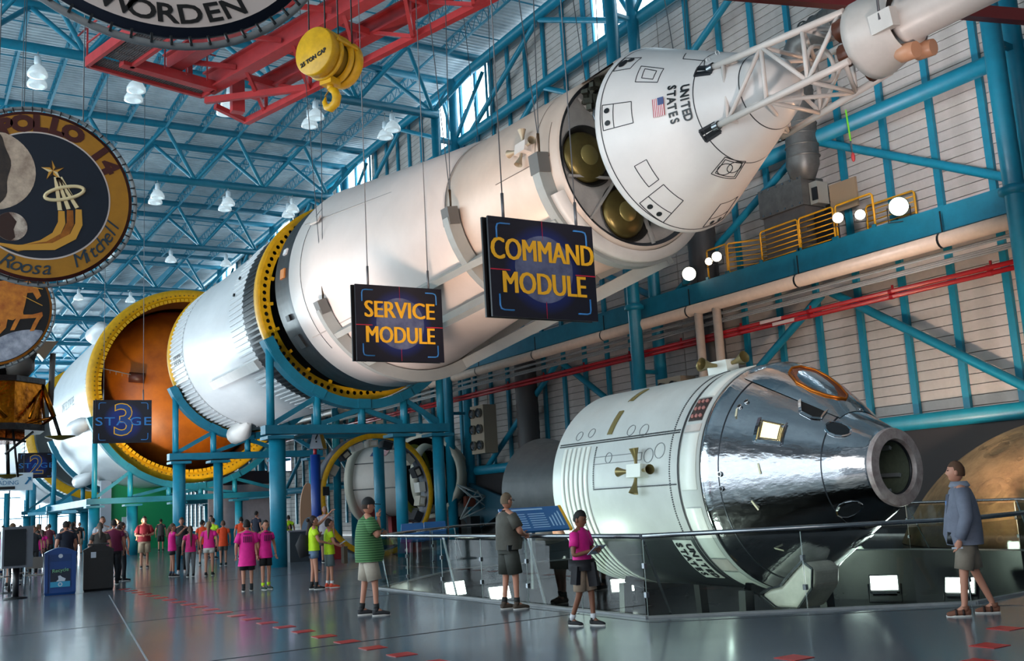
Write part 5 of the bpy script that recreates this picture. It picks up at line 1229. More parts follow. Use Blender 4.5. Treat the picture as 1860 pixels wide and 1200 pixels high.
    for i, sx in enumerate((-1, 1)):
        e, h = ar[i]; A, B_, C_ = Vector((sx*(sw-.03), ln*.95, 1.42)), Vector((e[0], e[1]+ln, e[2])), Vector((h[0], h[1]+ln, h[2]))
        if sleeve <= 1: pts = [A, A.lerp(B_, .35), A.lerp(B_, max(.5, sleeve*1.0))]; rr = [.068*b, .072*b, .070*b]
        else: pts = [A, A.lerp(B_, .5), B_, B_.lerp(C_, .5), B_.lerp(C_, .93)]; rr = [.068*b, .066*b, .058*b, .052*b, .046*b]
        mb.tube([S(p) for p in pts], [r*s for r in rr], 12)
    st = mb.build('shirt' if sleeve <= 1 else 'jacket', tm, t)
    if collar: MB().lathe([(1.455, .082), (1.50, .066), (1.50, .070)], (0, 0, 0), 'Z', 16).build('collar', hexmat(collar), st).data.transform(Matrix.Scale(s, 4) @ Matrix.Translation((0, ln, 0)))
    # bottoms
    bmt = hexmat(bottom); b0 = b; b = b*(.88 if hem < .84 else 1); mb = MB(); V = []; pr = [(1.0, .14*b, .105*b), (.93, .155*b, .118*b), (.84, .162*b, .12*b)]
    for z, rx, ry in pr:
        for k in range(n): a = 2*PI*k/n; V.append(S((rx*math.cos(a), ry*math.sin(a), z)))
    mb.add(V, [(i*n+k, i*n+(k+1) % n, (i+1)*n+(k+1) % n, (i+1)*n+k) for i in range(2) for k in range(n)], True)
    for i, sx in enumerate((-1, 1)):
        k, f = ls[i]; A, K, F_ = Vector((sx*.085, 0, .9)), Vector((k[0], k[1]+.02, .50)), Vector((f[0], f[1], .08))
        if pants >= .5:      # shorts: pants = z of the hem
            q = (.9-pants)/.4; pts = [A, A.lerp(K, .5*q), A.lerp(K, q)]; rr = [.092*b, .094*b, .092*b]
        else: pts = [A, A.lerp(K, .5), K, K.lerp(F_, .5), K.lerp(F_, (.5-pants)/.42)]; rr = [.092*b, .085*b, .068*b, .058, .052]
        mb.tube([S(p) for p in pts], [r*s for r in rr], 14)
    b = b0; mb.build('shorts' if pants >= .5 else 'trousers', bmt, t)
    for i in (0, 1):
        f = ls[i][1]; mb = MB(); fx, fy = f[0], f[1]
        mb.tube([S((fx, fy-.06, .045)), S((fx, fy-.02, .05)), S((fx*1.03, fy+.08, .042)), S((fx*1.06, fy+.17, .03)), S((fx*1.06, fy+.20, .025))], [.034*s, .042*s, .046*s, .042*s, .02*s], 10, ry=[.036*s, .05*s, .04*s, .028*s, .018*s])
        mb.tube([S((fx, fy-.01, .06)), S((fx, fy-.005, .115))], [.042*s, .044*s], 10)
        sh = mb.build('shoe', hexmat(shoes), t)
        MB().poly([S((fx+.045*math.cos(a), fy+.07+.14*math.sin(a), 0)) for a in [2*PI*k/14 for k in range(14)]], S((0, 0, .018))).build('sole', mat('shoe_sole', '#c9c6c0', .6), sh)
        if socks: k = ls[i][0]; MB().tube([S((fx, fy, .09)), S(Vector((fx, fy, .1)).lerp(Vector((k[0], k[1]+.02, .5)), .2))], [.043*s, .046*s], 10).build('sock', hexmat(socks), t)
    t['_s'] = s
    return t
def strap_obj(t, pts, r, col, name): return MB().tube(pts, r, 8).build(name, hexmat(col), t)
# --- the five large figures
stripes = bpy.data.materials.new('striped_green_knit'); stripes.use_nodes = True
N = stripes.node_tree.nodes; L = stripes.node_tree.links; tc = N.new('ShaderNodeTexCoord'); wv = N.new('ShaderNodeTexWave'); wv.wave_type = 'BANDS'; wv.bands_direction = 'Z'; wv.inputs['Scale'].default_value = 8.5; wv.inputs['Distortion'].default_value = .4
cr = N.new('ShaderNodeValToRGB'); cr.color_ramp.elements[0].position = .78; cr.color_ramp.elements[0].color = lin('#2c5a30'); cr.color_ramp.elements[1].position = .9; cr.color_ramp.elements[1].color = lin('#5f8f58')
L.new(tc.outputs['Object'], wv.inputs[0]); L.new(wv.outputs[0], cr.inputs[0]); L.new(cr.outputs[0], N['Principled BSDF'].inputs['Base Color']); N['Principled BSDF'].inputs['Roughness'].default_value = .8
g = person(6.38, 15.1, 104, 1.80, 'large man in green striped polo and black cap holding his chin, by the glass railing', stripes, '#b3a898', '#2a2a2e', '#3a2518', b=1.30, belly=.05, hem=.80, pants=.52, sleeve=.72, cap='#121214', socks='#18181a',
           arms=[((-.30, .05, 1.14), (-.03, .20, 1.20)), ((.30, .12, 1.16), (.05, .17, 1.46))], legs=[((-.14, -.06), (-.14, -.10)), ((.14, .05), (.14, .08))])
g2 = person(8.12, 13.72, 92, 1.75, 'grey haired man in dark olive polo and shorts leaning at the glass railing', '#4c4a42', '#33352f', '#4a3c30', '#6f5c48', b=1.18, belly=.05, hem=.90, pants=.53, sleeve=.75, collar='#15120f', socks='#141414',
            arms=[((-.28, .06, 1.16), (-.05, .26, 1.10)), ((.28, .08, 1.16), (.08, .27, 1.11))], legs=[((-.11, -.02), (-.11, -.05)), ((.11, .03), (.11, .05))], head_yaw=-4)
gl = MB(); [gl.tube([S_ for S_ in [(-.04*i+.0, .13, 1.66), (-.04*i, .13, 1.63), (-.075*i, .12, 1.64), (-.08*i, .0, 1.66)]], .004, 6) for i in (-1, 1)]; gl.build('glasses', BLACK, g2)
MB().lathe([(.93, .187), (.965, .187)], (0, 0, 0), 'Z', 20).build('belt', hexmat('#241814'), g2).scale = (1, .8, 1)
MB().box((.19, -.06, .93), (.05, .1, .08)).build('belt_pouch', BLACK, g2)
boy = person(7.66, 11.08, 158, 1.45, 'boy in hot pink shirt writing on papers in front of the pit railing', '#e0188c', '#a8917c', '#17171b', '#15100e', SKIN2, b=1.02, hem=.88, pants=.53, sleeve=.62, kid=.6, socks='#d8d8dc', head_pitch=-14, head_yaw=0,
             arms=[((-.28, .03, 1.10), (-.08, .24, 1.13)), ((.28, .04, 1.08), (.10, .27, 1.15))], legs=[((-.10, .06), (-.08, .10)), ((.08, -.04), (.05, -.22))])
s = 1.45/1.75
MB().add([(-.16, .20, .93), (.02, .30, .92), (.06, .27, 1.02), (-.12, .17, 1.03)], [(0, 1, 2, 3)]).build('paper', mat('paper', '#b9c0cc', .7), boy, fix=False)
MB().box((.0, .245, .955), (.26, .006, .18), Matrix.Rotation(-.9, 3, 'X')).build('paper', mat('paper'), boy)
MB().tube([(.07, .27, .97), (.15, .25, 1.10)], .005, 6).build('pencil', BLACK, boy)
mb = MB(); dk = hexmat('#17161c')
mb.lathe([(.80, .150), (.84, .172), (.74, .178), (.70, .17)], (0, 0, 0), 'Z', 20); mb.bar((.02, .15, .80), (.0, .17, .50), .13, .05); mb.bar((-.14, -.02, .76), (-.17, -.03, .48), .10, .12); mb.bar((.15, .02, .76), (.17, .0, .53), .09, .12)
mb.build('tied_jacket', dk, boy)
jk = person(11.0, 7.8, -42, 1.80, 'person in pale denim jacket and khaki shorts with sandals at the right railing', '#6b7080', '#857a6c', '#7a4c38', '#5a3c28', b=1.22, belly=.05, hem=.80, pants=.52, sleeve=2, head_yaw=4, head_pitch=6,
            arms=[((-.30, .0, 1.12), (-.28, .10, .86)), ((.31, -.02, 1.12), (.30, .05, .84))], legs=[((-.11, .06), (-.12, .12)), ((.12, -.08), (.14, -.22))])
MB().box((0, .15, 1.13), (.14, .05, .42)).build('blue_shirt', hexmat('#5f86c0'), jk); MB().tube([(-.12, .16, .98), (-.1, .17, .84)], [.05, .06], 10).build('pouch', BLACK, jk)
MB().box((-.28, .14, .80), (.02, .12, .02)).build('phone', mat('paper'), jk)
MB().lathe([(1.50, .115), (1.56, .085), (1.57, .095), (1.51, .125)], (0, 0, 0), 'Z', 20).build('collar', hexmat('#858b9a'), jk)
for sx in (-1, 1): MB().tube([(sx*.06, .165, .86), (sx*.075, .19, 1.15), (sx*.07, .14, 1.42)], .016, 6).build('jacket_edge', hexmat('#565b6a'), jk)
for (fx, fy) in ((-.125, .125), (.145, -.215)):
    for dy in (.02, .10): MB().tube([(fx-.055, fy+dy, .02), (fx-.04, fy+dy, .075), (fx+.04, fy+dy, .075), (fx+.055, fy+dy, .02)], .014, 6).build('sandal_strap', hexmat('#2c1a14'), jk)
# --- middle group
mid = [
 (6.69, 22.63, 12, 1.53, 'boy in long hot pink shirt and black shorts seen from behind', '#e8128e', '#15151a', dict(b=1.15, hem=.62, pants=.52, skirt=.3, kid=.5, sleeve=.8, socks='#1a1a20', hair='#120c0a')),
 (7.09, 22.6, 170, 1.50, 'boy in hot pink shirt with dark fringe and lime socks beside the other pink boy', '#e8128e', '#121216', dict(hem=.80, pants=.6, kid=.5, socks='#c8f01a', hair='#1c1210', hairfront=-1, head_pitch=-10, shoes='#2c4038')),
 (7.73, 21.28, 100, 1.55, 'girl in lime shirt and denim shorts with long brown hair pointing up', '#c4e818', '#5f7590', dict(hem=.92, pants=.74, hairlen=.42, kid=.2, hair='#2c1a14', back_bun=1, shoes='#101012', socks='#101012', head_pitch=14, arms=[((-.15, .22, 1.58), (-.08, .44, 1.80)), ((.22, .10, 1.14), (.14, .32, 1.08))])),
 (8.1, 21.33, 100, 1.46, 'child in lime shirt holding a paper and brown jacket beside the pointing girl', '#c4e818', '#5f6e70', dict(hem=.85, pants=.55, kid=.5, hair='#241612', shoes='#d8482a', socks='#e0e0e0', head_pitch=12, arms=[((-.24, .08, 1.14), (-.1, .3, 1.08)), ((.22, .10, 1.12), (.14, .34, 1.02))])),
 (7.64, 38.36, 188, 1.80, 'man in dark red shirt and khaki shorts walking toward the camera', '#8a1420', '#b09a80', dict(b=1.15, belly=.03, hem=.9, pants=.52, sleeve=.75, hair='#2a1c16', arms=[((-.3, .05, 1.12), (-.1, .25, 1.12)), ((.3, .05, 1.12), (.1, .25, 1.1))])),
 (6.96, 31.05, 100, 1.52, 'girl in hot pink shirt with long hair taking a photo', '#e8128e', '#18181c', dict(hem=.85, pants=.72, hairlen=.35, kid=.3, hair='#5a4434', arms=[((-.2, .2, 1.35), (-.05, .36, 1.52)), ((.2, .2, 1.35), (.05, .36, 1.52))], socks='#4a5a70')),
 (7.64, 32.77, 195, 1.68, 'young woman in black clothes with long hair facing the camera among the children', '#18161a', '#17171b', dict(hem=.9, pants=.1, hairlen=.3, hair='#4a3426', shoes='#c8c8cc')),
 (7.29, 30.2, 5, 1.42, 'girl in pink shirt with very long brown hair and grey leggings seen from behind', '#d81a7a', '#75787c', dict(hem=.86, pants=.1, hairlen=.5, hair='#4f3826', kid=.4)),
 (9.4, 37.2, 20, 1.55, 'child in orange shirt on the left of the orange pair', '#f04a12', '#2a2a2c', dict(hem=.8, pants=.6, kid=.3, hair='#14100e', head_yaw=60)),
 (7.75, 29.95, 25, 1.52, 'girl in hot pink shirt and white shorts with blonde hair', '#e8128e', '#d0ccc4', dict(hem=.9, pants=.74, hairlen=.35, hair='#8a7050', kid=.3, shoes='#121214')),
 (9.59, 35.2, 8, 1.50, 'child in orange shirt on the right of the orange pair, seen from behind', '#f04a12', '#5a5a54', dict(hem=.76, pants=.6, kid=.4, hair='#5f4030', shoes='#1c2a2a')),
 (5.55, 31.0, 75, 1.63, 'woman in patterned top and dark trousers with a brown backpack by the black bin', '#6c5a5c', '#15151c', dict(hem=.9, pants=.08, hairlen=.22, hair='#2e1c18')),
 (14.1, 42.3, 10, 1.53, 'child in lime shirt seen from behind near the thick teal legs, left one', '#c4e818', '#2c3430', dict(hem=.85, pants=.52, kid=.3, hair='#5a4028')),
 (14.7, 43.5, 12, 1.53, 'child in lime shirt with a dark bag near the thick teal legs, right one', '#c4e818', '#2c3430', dict(hem=.85, pants=.52, kid=.3, hair='#1c1410')),
 (3.95, 30.0, -20, 1.75, 'man in navy shirt seen from behind left of the bins', '#141c30', '#1c2434', dict(b=1.2, hem=.9, pants=.08, hair='#1c120e')),
 (4.65, 29.0, 5, 1.66, 'person with long grey-brown hair in olive shirt behind the blue bin', '#3f3a36', '#2c3e60', dict(b=1.05, hem=.9, pants=.08, hairlen=.25, hair='#5c5048')),
 (5.6, 34.5, 185, 1.85, 'man in white shirt with dark backpack straps looking up', '#c2c4cc', '#30323a', dict(hem=.9, pants=.5, hair='#3a2a20', head_pitch=18)),
 (5.1, 29.6, 2, 1.72, 'man in magenta polo seen from behind the black bin', '#6e1240', '#20222a', dict(b=1.25, hem=.9, pants=.08, hair='#120c0a')),
 (5.9, 33.2, 200, 1.65, 'person in white top and shorts behind the woman with backpack', '#a8a4a8', '#1a1a20', dict(hem=.9, pants=.55, hair='#241814')),
 (9.9, 27.2, 150, 1.38, 'child in navy and grey top holding something near the far ring display', '#1a2036', '#20242c', dict(hem=.85, pants=.1, kid=.4, skin=SKIN2, hair='#0c0808', arms=[((-.2, .1, 1.2), (-.06, .25, 1.3)), ((.2, .1, 1.2), (.06, .25, 1.3))])),
 (12.0, 31.9, 190, 1.78, 'bald bearded man in white shirt beyond the man in green', '#c4bcc4', '#5a5048', dict(b=1.15, hem=.88, pants=.52, hair='#a88878')),
 (14.6, 39.5, 15, 1.80, 'man in grey-blue shirt near the standing board', '#5a6a7c', '#60605c', dict(b=1.1, hem=.9, pants=.1, hair='#1c1612')),
 (10.9, 41.5, 40, 1.6, 'child in lime shirt and dark shorts among the far group', '#b8e020', '#1c1c20', dict(hem=.85, pants=.3, kid=.3, hair='#241a14')),
 (12.0, 46.0, 200, 1.72, 'man in white shirt looking at papers in the far group', '#b8b4c0', '#30323c', dict(hem=.9, pants=.1, hair='#16100e')),
 (11.6, 40.0, 15, 1.58, 'child in orange shirt half hidden behind the pink boy', '#e84a18', '#1c1c20', dict(hem=.85, pants=.5, hair='#1a1210', kid=.3)),
 (13.3, 43.6, 60, 1.78, 'man in navy shirt leaning on the teal leg', '#161c34', '#20242c', dict(hem=.9, pants=.1, hair='#181010')),
]
for px, py, hd, H, lab, top, bot, kw in mid:
    person(px, py, hd, H, lab, top, bot, **kw)
for o in [o for o in COL.objects if o.get('label', '').startswith('woman in patterned')]:
    MB().tube([(-.02, -.17, .98), (-.02, -.2, .8), (-.02, -.17, .66)], [.12, .16, .13], 10, ry=[.07, .09, .07]).build('backpack', hexmat('#4a1c14'), o)
for o in [o for o in COL.objects if o.get('label', '').startswith('girl in lime shirt and denim')]:
    MB().tube([(-.02, -.17, 1.15), (-.02, -.24, .95), (-.02, -.18, .70)], [.10, .14, .12], 10, ry=[.06, .09, .07]).build('drawstring_bag', hexmat('#1c1a1e'), o)
for o in [o for o in COL.objects if o.get('label', '').startswith('child in lime shirt holding')]:
    MB().box((.18, .30, .68), (.3, .08, .36)).build('held_jacket', hexmat('#3c2e1c'), o); MB().box((-.05, .30, .93), (.14, .16, .01), Matrix.Rotation(.5, 3, 'X')).build('paper', mat('paper'), o)
for o in [o for o in COL.objects if o.get('label', '').startswith('child in lime shirt with a dark bag')]:
    MB().tube([(0, -.13, 1.15), (.02, -.17, .95)], [.09, .12], 10).build('bag', hexmat('#15171e'), o)
for o in [o for o in COL.objects if o.get('label', '').startswith('man in white shirt with dark')]:
    for sx in (-1, 1): MB().tube([(sx*.13, .115, 1.15), (sx*.12, .13, 1.35), (sx*.11, .02, 1.52)], .022, 6).build('backpack_strap', hexmat('#15171e'), o)
for o in [o for o in COL.objects if 'hot pink shirt' in o.get('label', '') and o.location.y < 23 and o.location.y > 22]:
    sgn = -1 if 'behind' in o['label'] else 1
    mb = MB(); mb.box((0, sgn*.135, 1.24), (.17, .012, .022))
    for k in range(5): mb.box((-.08+.04*k, sgn*.14, 1.12), (.018, .012, .13))
    mb.build('shirt_print', hexmat('#5c1048'), o)
# --- far crowd
cols = ['#e8128e', '#20242c', '#c2c4cc', '#18181c', '#e8128e', '#2c3a50', '#5a2030', '#e84a18', '#3a3a40', '#888c98', '#d81a7a', '#1c1c20']
words = {'#e8128e': 'hot pink', '#20242c': 'charcoal', '#c2c4cc': 'pale grey', '#18181c': 'black', '#2c3a50': 'slate blue', '#5a2030': 'wine red', '#e84a18': 'orange', '#3a3a40': 'dark grey', '#888c98': 'mid grey', '#d81a7a': 'deep pink', '#1c1c20': 'black'}
crowd_ = []
spots_ = [(1.6, 40, 3), (2.6, 45, 5), (3.3, 47, 3), (2.0, 51, 0), (4.1, 39, 1), (3.0, 54, 7), (4.9, 45, 0), (5.5, 49, 4), (4.4, 53, 2), (6.9, 53, 3), (1.2, 48, 8), (3.9, 61, 0), (6.2, 57, 6), (2.2, 60, 3), (5.0, 62, 1), (7.3, 63, 5), (2.9, 33, 0), (3.4, 36.5, 7), (3.2, 41, 4), (4.2, 43, 8), (2.2, 38, 3), (1.5, 44, 9), (4.4, 48, 0), (3.6, 52, 10), (2.6, 57, 1), (5.6, 42, 5), (6.3, 46, 3), (5.2, 55, 2), (6.6, 60, 8), (7.9, 57, 1), (8.5, 49, 5), (9.2, 52, 2), (9.9, 50, 11), (10.6, 53, 8), (11.4, 50, 1), (2.4, 49, 6), (0.9, 54, 3), (3.5, 63, 9), (4.8, 66, 0), (7.4, 68, 2), (9.0, 63, 3), (10.7, 60, 4), (1.9, 31, 3), (12.2, 57, 8), (6.0, 51, 6), (4.0, 58, 5)]
for x, y, ci in spots_:
    c = cols[ci]; kid = y > 40 and ci in (0, 4, 7, 10)
    o = person(x, y, R_.choice((0, 20, 60, 120, 180, 200, 300)), 1.5 if kid else R_.uniform(1.62, 1.82), 'x', c, R_.choice(('#1c1c20', '#2c3e60', '#8c8070')), group='distant crowd',
           hair=R_.choice(('#1c1410', '#3a2a20', '#6a5038')), kid=.3 if kid else 0, pants=R_.choice((.1, .53)), hairlen=R_.choice((0, 0, .25)))
    crowd_.append((words[c], x/y, o))
ords_ = ['leftmost', 'second from left', 'third from left', 'fourth from left', 'fifth from left', 'sixth from left', 'seventh from left', 'eighth from left', 'ninth from left', 'tenth from left']
for wd_ in sorted({c[0] for c in crowd_}):
    L_ = sorted([c for c in crowd_ if c[0] == wd_], key=lambda c: c[1])
    for i_, c in enumerate(L_): c[2]['label'] = 'distant visitor in a %s top, %s' % (wd_, 'the only one' if len(L_) == 1 else '%s of the %s tops' % (ords_[i_], wd_))
# ================================================================== FLOOR-LEVEL OBJECTS
def litter_bin(x, y, col, lab, rz, blue):
    t = thing('litter_bin', lab, 'bin', (x, y, 0), world=False, rz=rz); m = mat('bin_%s' % ('blue' if blue else 'black'), col, .35)
    mb = MB(); V = []
    for z, w_, d in ((0, .33, .28), (.05, .35, .30), (1.0, .35, .30)):
        V += [(-w_, -d, z), (w_, -d, z), (w_, d, z), (-w_, d, z)]
    mb.add(V, [(0, 1, 5, 4), (1, 2, 6, 5), (2, 3, 7, 6), (3, 0, 4, 7), (4, 5, 9, 8), (5, 6, 10, 9), (6, 7, 11, 10), (7, 4, 8, 11), (0, 3, 2, 1)]); mb.build('body', m, t)
    mb = MB(); n = 8
    P = [(-.36+.72*k/n, 1.0+.12*math.sin(PI*k/n)) for k in range(n+1)]
    mb.poly([(x_, -.32, z) for x_, z in P]+[(.36, -.32, .96), (-.36, -.32, .96)], (0, .64, 0)); mb.build('lid', m, t)
    for sx in (-1, 1): MB().box((sx*.31, -.31, .52), (.07, .05, .9)).build('corner_rib', m, t)
    MB().box((0, -.305, .88), (.46, .02, .16)).build('opening', mat('bin_opening', '#050608', .5) if not blue else mat('bin_blue_dark', '#0c3468', .4), t)
    if blue:
        MB().lathe([(0, .001), (0, .05)], (0, -.32, .92), 'Y', 16).build('slot', mat('paper'), t, fix=False)
        MB().box((0, -.31, .40), (.44, .02, .42)).build('poster', mat('poster_dark', '#101c30', .4), t)
        MB().box((0, -.318, .25), (.44, .02, .13)).build('poster_band', mat('poster_cyan', '#2c8ab0', .4), t)
        letters('Recycle', .12, mat('poster_green', '#7ab88c', .5), t, frame((0, -.325, .58), (1, 0, .08), (0, 0, 1)))
        MB().lathe([(0, .03), (0, .05)], (0, -.33, .25), 'Y', 12).build('recycling_mark', mat('paper'), t, fix=False)
        MB().poly([(-.09, -.325, .32), (.1, -.325, .32), (.12, -.325, .38), (.04, -.325, .42), (.0, -.325, .46), (-.05, -.325, .45), (-.04, -.325, .37)]).build('poster_picture', mat('paper'), t, fix=False)
    else:
        MB().box((-.12, -.32, .88), (.12, .02, .14)).build('crumpled_paper', mat('paper'), t)
        MB().box((0, 0, 1.13), (.5, .5, .04)).build('tray', BLACK, t)
litter_bin(3.5, 27.5, '#123c78', 'blue recycling bin with a poster on its front, left of the black bin', -.1, True)
litter_bin(4.42, 27.8, '#0c0d10', 'black litter bin right of the blue recycling bin', -.12, False)
t = thing('display_kiosk', 'grey glass-fronted cabinet on a dark pedestal at the left edge', 'kiosk', (2.5, 27.2, 0), world=False)
MB().box((0, 0, 1.2), (.66, .5, .96)).build('cabinet', mat('kiosk_grey', '#5c6068', .4), t); MB().box((-.06, -.26, 1.2), (.46, .02, .84)).build('glass_front', mat('kiosk_glass', '#16181c', .1), t)
MB().tube([(0, 0, 0), (0, 0, .72)], .07, 12).build('pedestal', BLACK, t); MB().lathe([(0, .26), (.03, .26), (.05, .1)], (0, 0, 0), 'Z', 20, caps=True).build('foot_plate', BLACK, t)
def make_chair():
    t = thing('cafe_chair', 'x', 'chair', (0, 0, 0), world=False); m = mat('chair_grey', '#7d756c', .4, metal=.3)
    MB().box((0, 0, .45), (.44, .42, .025)).build('seat', m, t); MB().box((0, .2, .76), (.44, .02, .28)).build('backrest', m, t)
    for sx in (-1, 1):
        MB().tube([(sx*.21, .21, 0), (sx*.21, .19, .45), (sx*.21, .22, .92)], .013, 6).build('leg', STEEL, t)
        MB().tube([(sx*.21, -.2, 0), (sx*.2, -.18, .45)], .013, 6).build('leg', STEEL, t)
    return t
c0 = make_chair(); pl_ = [(3.05, 28.8, 3.1, 'grey metal cafe chair just left of the blue bin'), (2.3, 29.2, 2.6, 'grey metal cafe chair behind the glass cabinet'), (2.9, 30.6, .2, 'grey metal cafe chair at the far side of the round table'), (3.7, 30.2, 1.4, 'grey metal cafe chair between table and navy-shirted man'), (2.0, 31.8, .6, 'grey metal cafe chair farthest to the left')]
for i, (x, y, r, lab) in enumerate(pl_):
    o = c0 if i == 0 else dup(c0); o.location = (x, y, 0); o.rotation_euler[2] = r; o['label'] = lab; o['group'] = 'cafe chairs'
for x, y, lab in ((2.6, 29.9, 'round pale cafe table left of the blue bin'), (1.9, 32.7, 'round pale cafe table farther left')):
    t = thing('cafe_table', lab, 'table', (x, y, 0), world=False)
    MB().lathe([(.73, .40), (.76, .42), (.77, .40)], (0, 0, 0), 'Z', 28, caps=True).build('tabletop', mat('table_pale', '#a8b0b8', .3), t); MB().tube([(0, 0, 0), (0, 0, .73)], .04, 10).build('pedestal', BLACK, t)
    MB().lathe([(0, .25), (.03, .2)], (0, 0, 0), 'Z', 20, caps=True).build('base', BLACK, t)
o = MB().box((2.75, 29.8, .85), (.22, .16, .16)).build('napkin_box', mat('paper')); tag(o, 'small white napkin box on the nearer cafe table', 'box')
for i, (x, y) in enumerate(((11.3, 22.9+1.2), (12.1, 24.4))):
    t = thing('information_panel', 'small slanted blue panel beyond the far rail, %s of two' % ('left' if i == 0 else 'right'), 'sign panel', (x, y, 0))
    MB().poly([(x-.3, y-.2, .75), (x+.35, y-.25, .75), (x+.5, y+.1, 1.2), (x-.1, y+.15, 1.2)], (0, .03, -.03)).build('board', mat('panel_blue'), t); MB().bar((x+.1, y+.1, 0), (x+.1, y, .95), .06).build('post', GREY, t)
# question sign post
t = thing('question_signpost', 'blue post topped with white and yellow triangular question mark sign', 'sign', (12.2, 33.2, 0))
bq = mat('post_blue', '#143a8c', .4)
MB().tube([(12.2, 33.2, 0), (12.2, 33.2, 3.55)], .17, 14).build('post', bq, t); MB().tube([(12.2, 33.2, 3.5), (12.2, 33.2, 3.8)], .06, 10).build('neck', mat('post_red', '#b0202c', .4), t)
MB().poly([(11.93, 33.0, 3.75), (12.42, 33.0, 3.75), (12.17, 33.0, 4.75)], (.25, .3, 0)).build('sign_head', YEL, t)
MB().poly([(11.92, 32.98, 3.74), (12.41, 32.98, 3.74), (12.16, 32.98, 4.74)]).build('sign_face', mat('paper'), t, fix=False); letters('?', .5, BLACK, t, frame((12.17, 32.96, 4.1), (1, 0, 0), (0, 0, 1)))
MB().box((12.5, 33.1, 2.3), (.22, .16, .3)).build('phone_box', BLACK, t)
t = thing('standing_board', 'tan surfboard-shaped board standing behind the pointing girl', 'board', (13.0, 36.2, 0))
MB().poly([(13.0+.33*math.cos(a), 36.2, 1.5+1.2*math.sin(a)) for a in [2*PI*k/28 for k in range(28)]], (0, .05, 0)).build('board', mat('board_tan', '#c89878', .5), t)
MB().poly([(13.0+.3*math.cos(a), 36.18, .9+.55*math.sin(a)) for a in [2*PI*k/24 for k in range(24)]]).build('lower_print', mat('board_pale_blue', '#9ab0c8', .5), t, fix=False)
MB().poly([(13.05+.14*math.cos(a), 36.16, .95+.17*math.sin(a)) for a in [2*PI*k/20 for k in range(20)]]).build('round_mark', mat('board_blue', '#3c80c0', .5), t, fix=False)
t = thing('display_screen', 'lit television screen with pink and white picture on a stand', 'screen', (15.5, 47, 0))
MB().box((15.5, 47, 4.0), (1.15, .08, .85)).build('frame', BLACK, t); MB().box((15.5, 46.94, 4.0), (1.08, .02, .78)).build('picture', mat('screen_picture', '#dfe4ff', .3, emit=1.4, noise=.5, nscale=3, col2='#b04a8c'), t); MB().tube([(15.5, 47.1, 0), (15.5, 47.1, 4.4)], .05, 8).build('pole', GREY, t)
t = thing('display_screen', 'lit screen hung beyond the orange-domed stage mouth', 'screen', (14.2, 64, 5.2))
MB().box((14.2, 64, 4.6), (2.6, .1, 1.2)).build('picture', mat('screen_picture'), t)
t = thing('reception_counter', 'grey counter with white top near the lime-shirted children', 'counter', (10.4, 28.3, 0))
MB().box((11.9, 33.9, .5), (1.0, .5, 1.0)).build('body', mat('counter_grey', '#3c4248', .5), t); MB().box((11.9, 33.9, 1.02), (1.15, .6, .05)).build('top', mat('counter_top', '#8c8890', .4), t)
t = thing('backdrop_wall', 'bright green photo backdrop wall behind the teal posts', 'backdrop', (14, 63, 0))
MB().box((13.2, 66, 2.0), (4.4, .15, 4.4)).build('panel', mat('chroma_green', '#0f9a60', .6), t); MB().box((10.85, 65.8, 2.0), (.6, .3, 4.4)).build('frame_post', mat('paper'), t); MB().box((12.0, 65.5, 1.2), (.5, .3, 1.5)).build('white_box', mat('sign_white'), t)
t = thing('backdrop_wall', 'pale grey display wall right of the green backdrop', 'backdrop', (17, 63, 0))
MB().box((18.0, 62, 1.9), (4.0, .15, 3.2)).build('panel', mat('pale_display', '#b8aeb4', .6, noise=.2, nscale=2), t); MB().box((18, 62, 3.9), (4.0, .2, .8)).build('header', mat('dark_header', '#2c2430', .6), t); MB().box((16.8, 61.6, .45), (5.5, .3, .9)).build('low_counter', TEAL, t)
t = thing('tent_canopy', 'teal peaked canopy in the far hall', 'canopy', (9.6, 72, 0))
MB().lathe([(3.6, .05), (2.6, 2.6), (2.4, 2.6)], (10.0, 74, 0), 'Z', 4, smooth=False).build('canopy', TEAL, t)
for dx, dy in ((-1.6, -1.6), (1.6, -1.6), (1.6, 1.6), (-1.6, 1.6)): MB().tube([(10+dx, 74+dy, 0), (10+dx, 74+dy, 2.8)], .04, 6).build('leg', STEEL, t)
# ---- instrument ring, capsule mock-up and open cone by the right wall
t = thing('instrument_ring', 'upright grey instrument ring with yellow front edge beyond the stand legs', 'rocket ring', (14.5, 33.8, 0)); ring_t = t; t.location = (0, 0, 0)
o_ = (20.2, 46.3, 2.95)
MB().lathe([(0, 2.75), (0, 2.95), (1.0, 2.98), (1.0, 2.8), (0, 2.75)], o_, n=72).build('ring', mat('ring_grey', '#5b5c66', .4, noise=.3, nscale=2), t)
MB().lathe([(-.02, 2.74), (-.04, 2.80), (-.04, 2.98), (.0, 3.0), (.06, 2.99)], o_, n=72).build('yellow_rim', YEL, t)
inm = [mat('box_beige', '#a8a090', .5), mat('box_white', '#c8c4bc', .5), mat('box_dark', '#26262a', .5)]
for k, a in enumerate((-62, -45, -28, -10, 6, 24, 42, 58, 74, 92, 110, 128, 150)):
    r = math.radians(a); c = Vector((20.2+2.5*math.cos(r), 46.75, 2.95+2.5*math.sin(r)))
    b_ = MB().box(c, (.34, .6, .5), Matrix.Rotation(-r, 3, 'Y')).build('equipment_box', inm[k % 3], t); b_.scale = (1, 1, 1)
    MB().box(c-Vector((0, .32, 0)), (.2, .05, .3), Matrix.Rotation(-r, 3, 'Y')).build('connector_panel', inm[(k+1) % 3], b_) if k % 2 else None
for sx in (-1, 1): MB().bar((20.2+sx*2, 46.8, .0), (20.2+sx*2, 46.8, .8), .3, .8).build('foot', RED, t)
ring_t.location = (14.44, 33.4, 0); ring_t.scale = (.715, .715, .715)
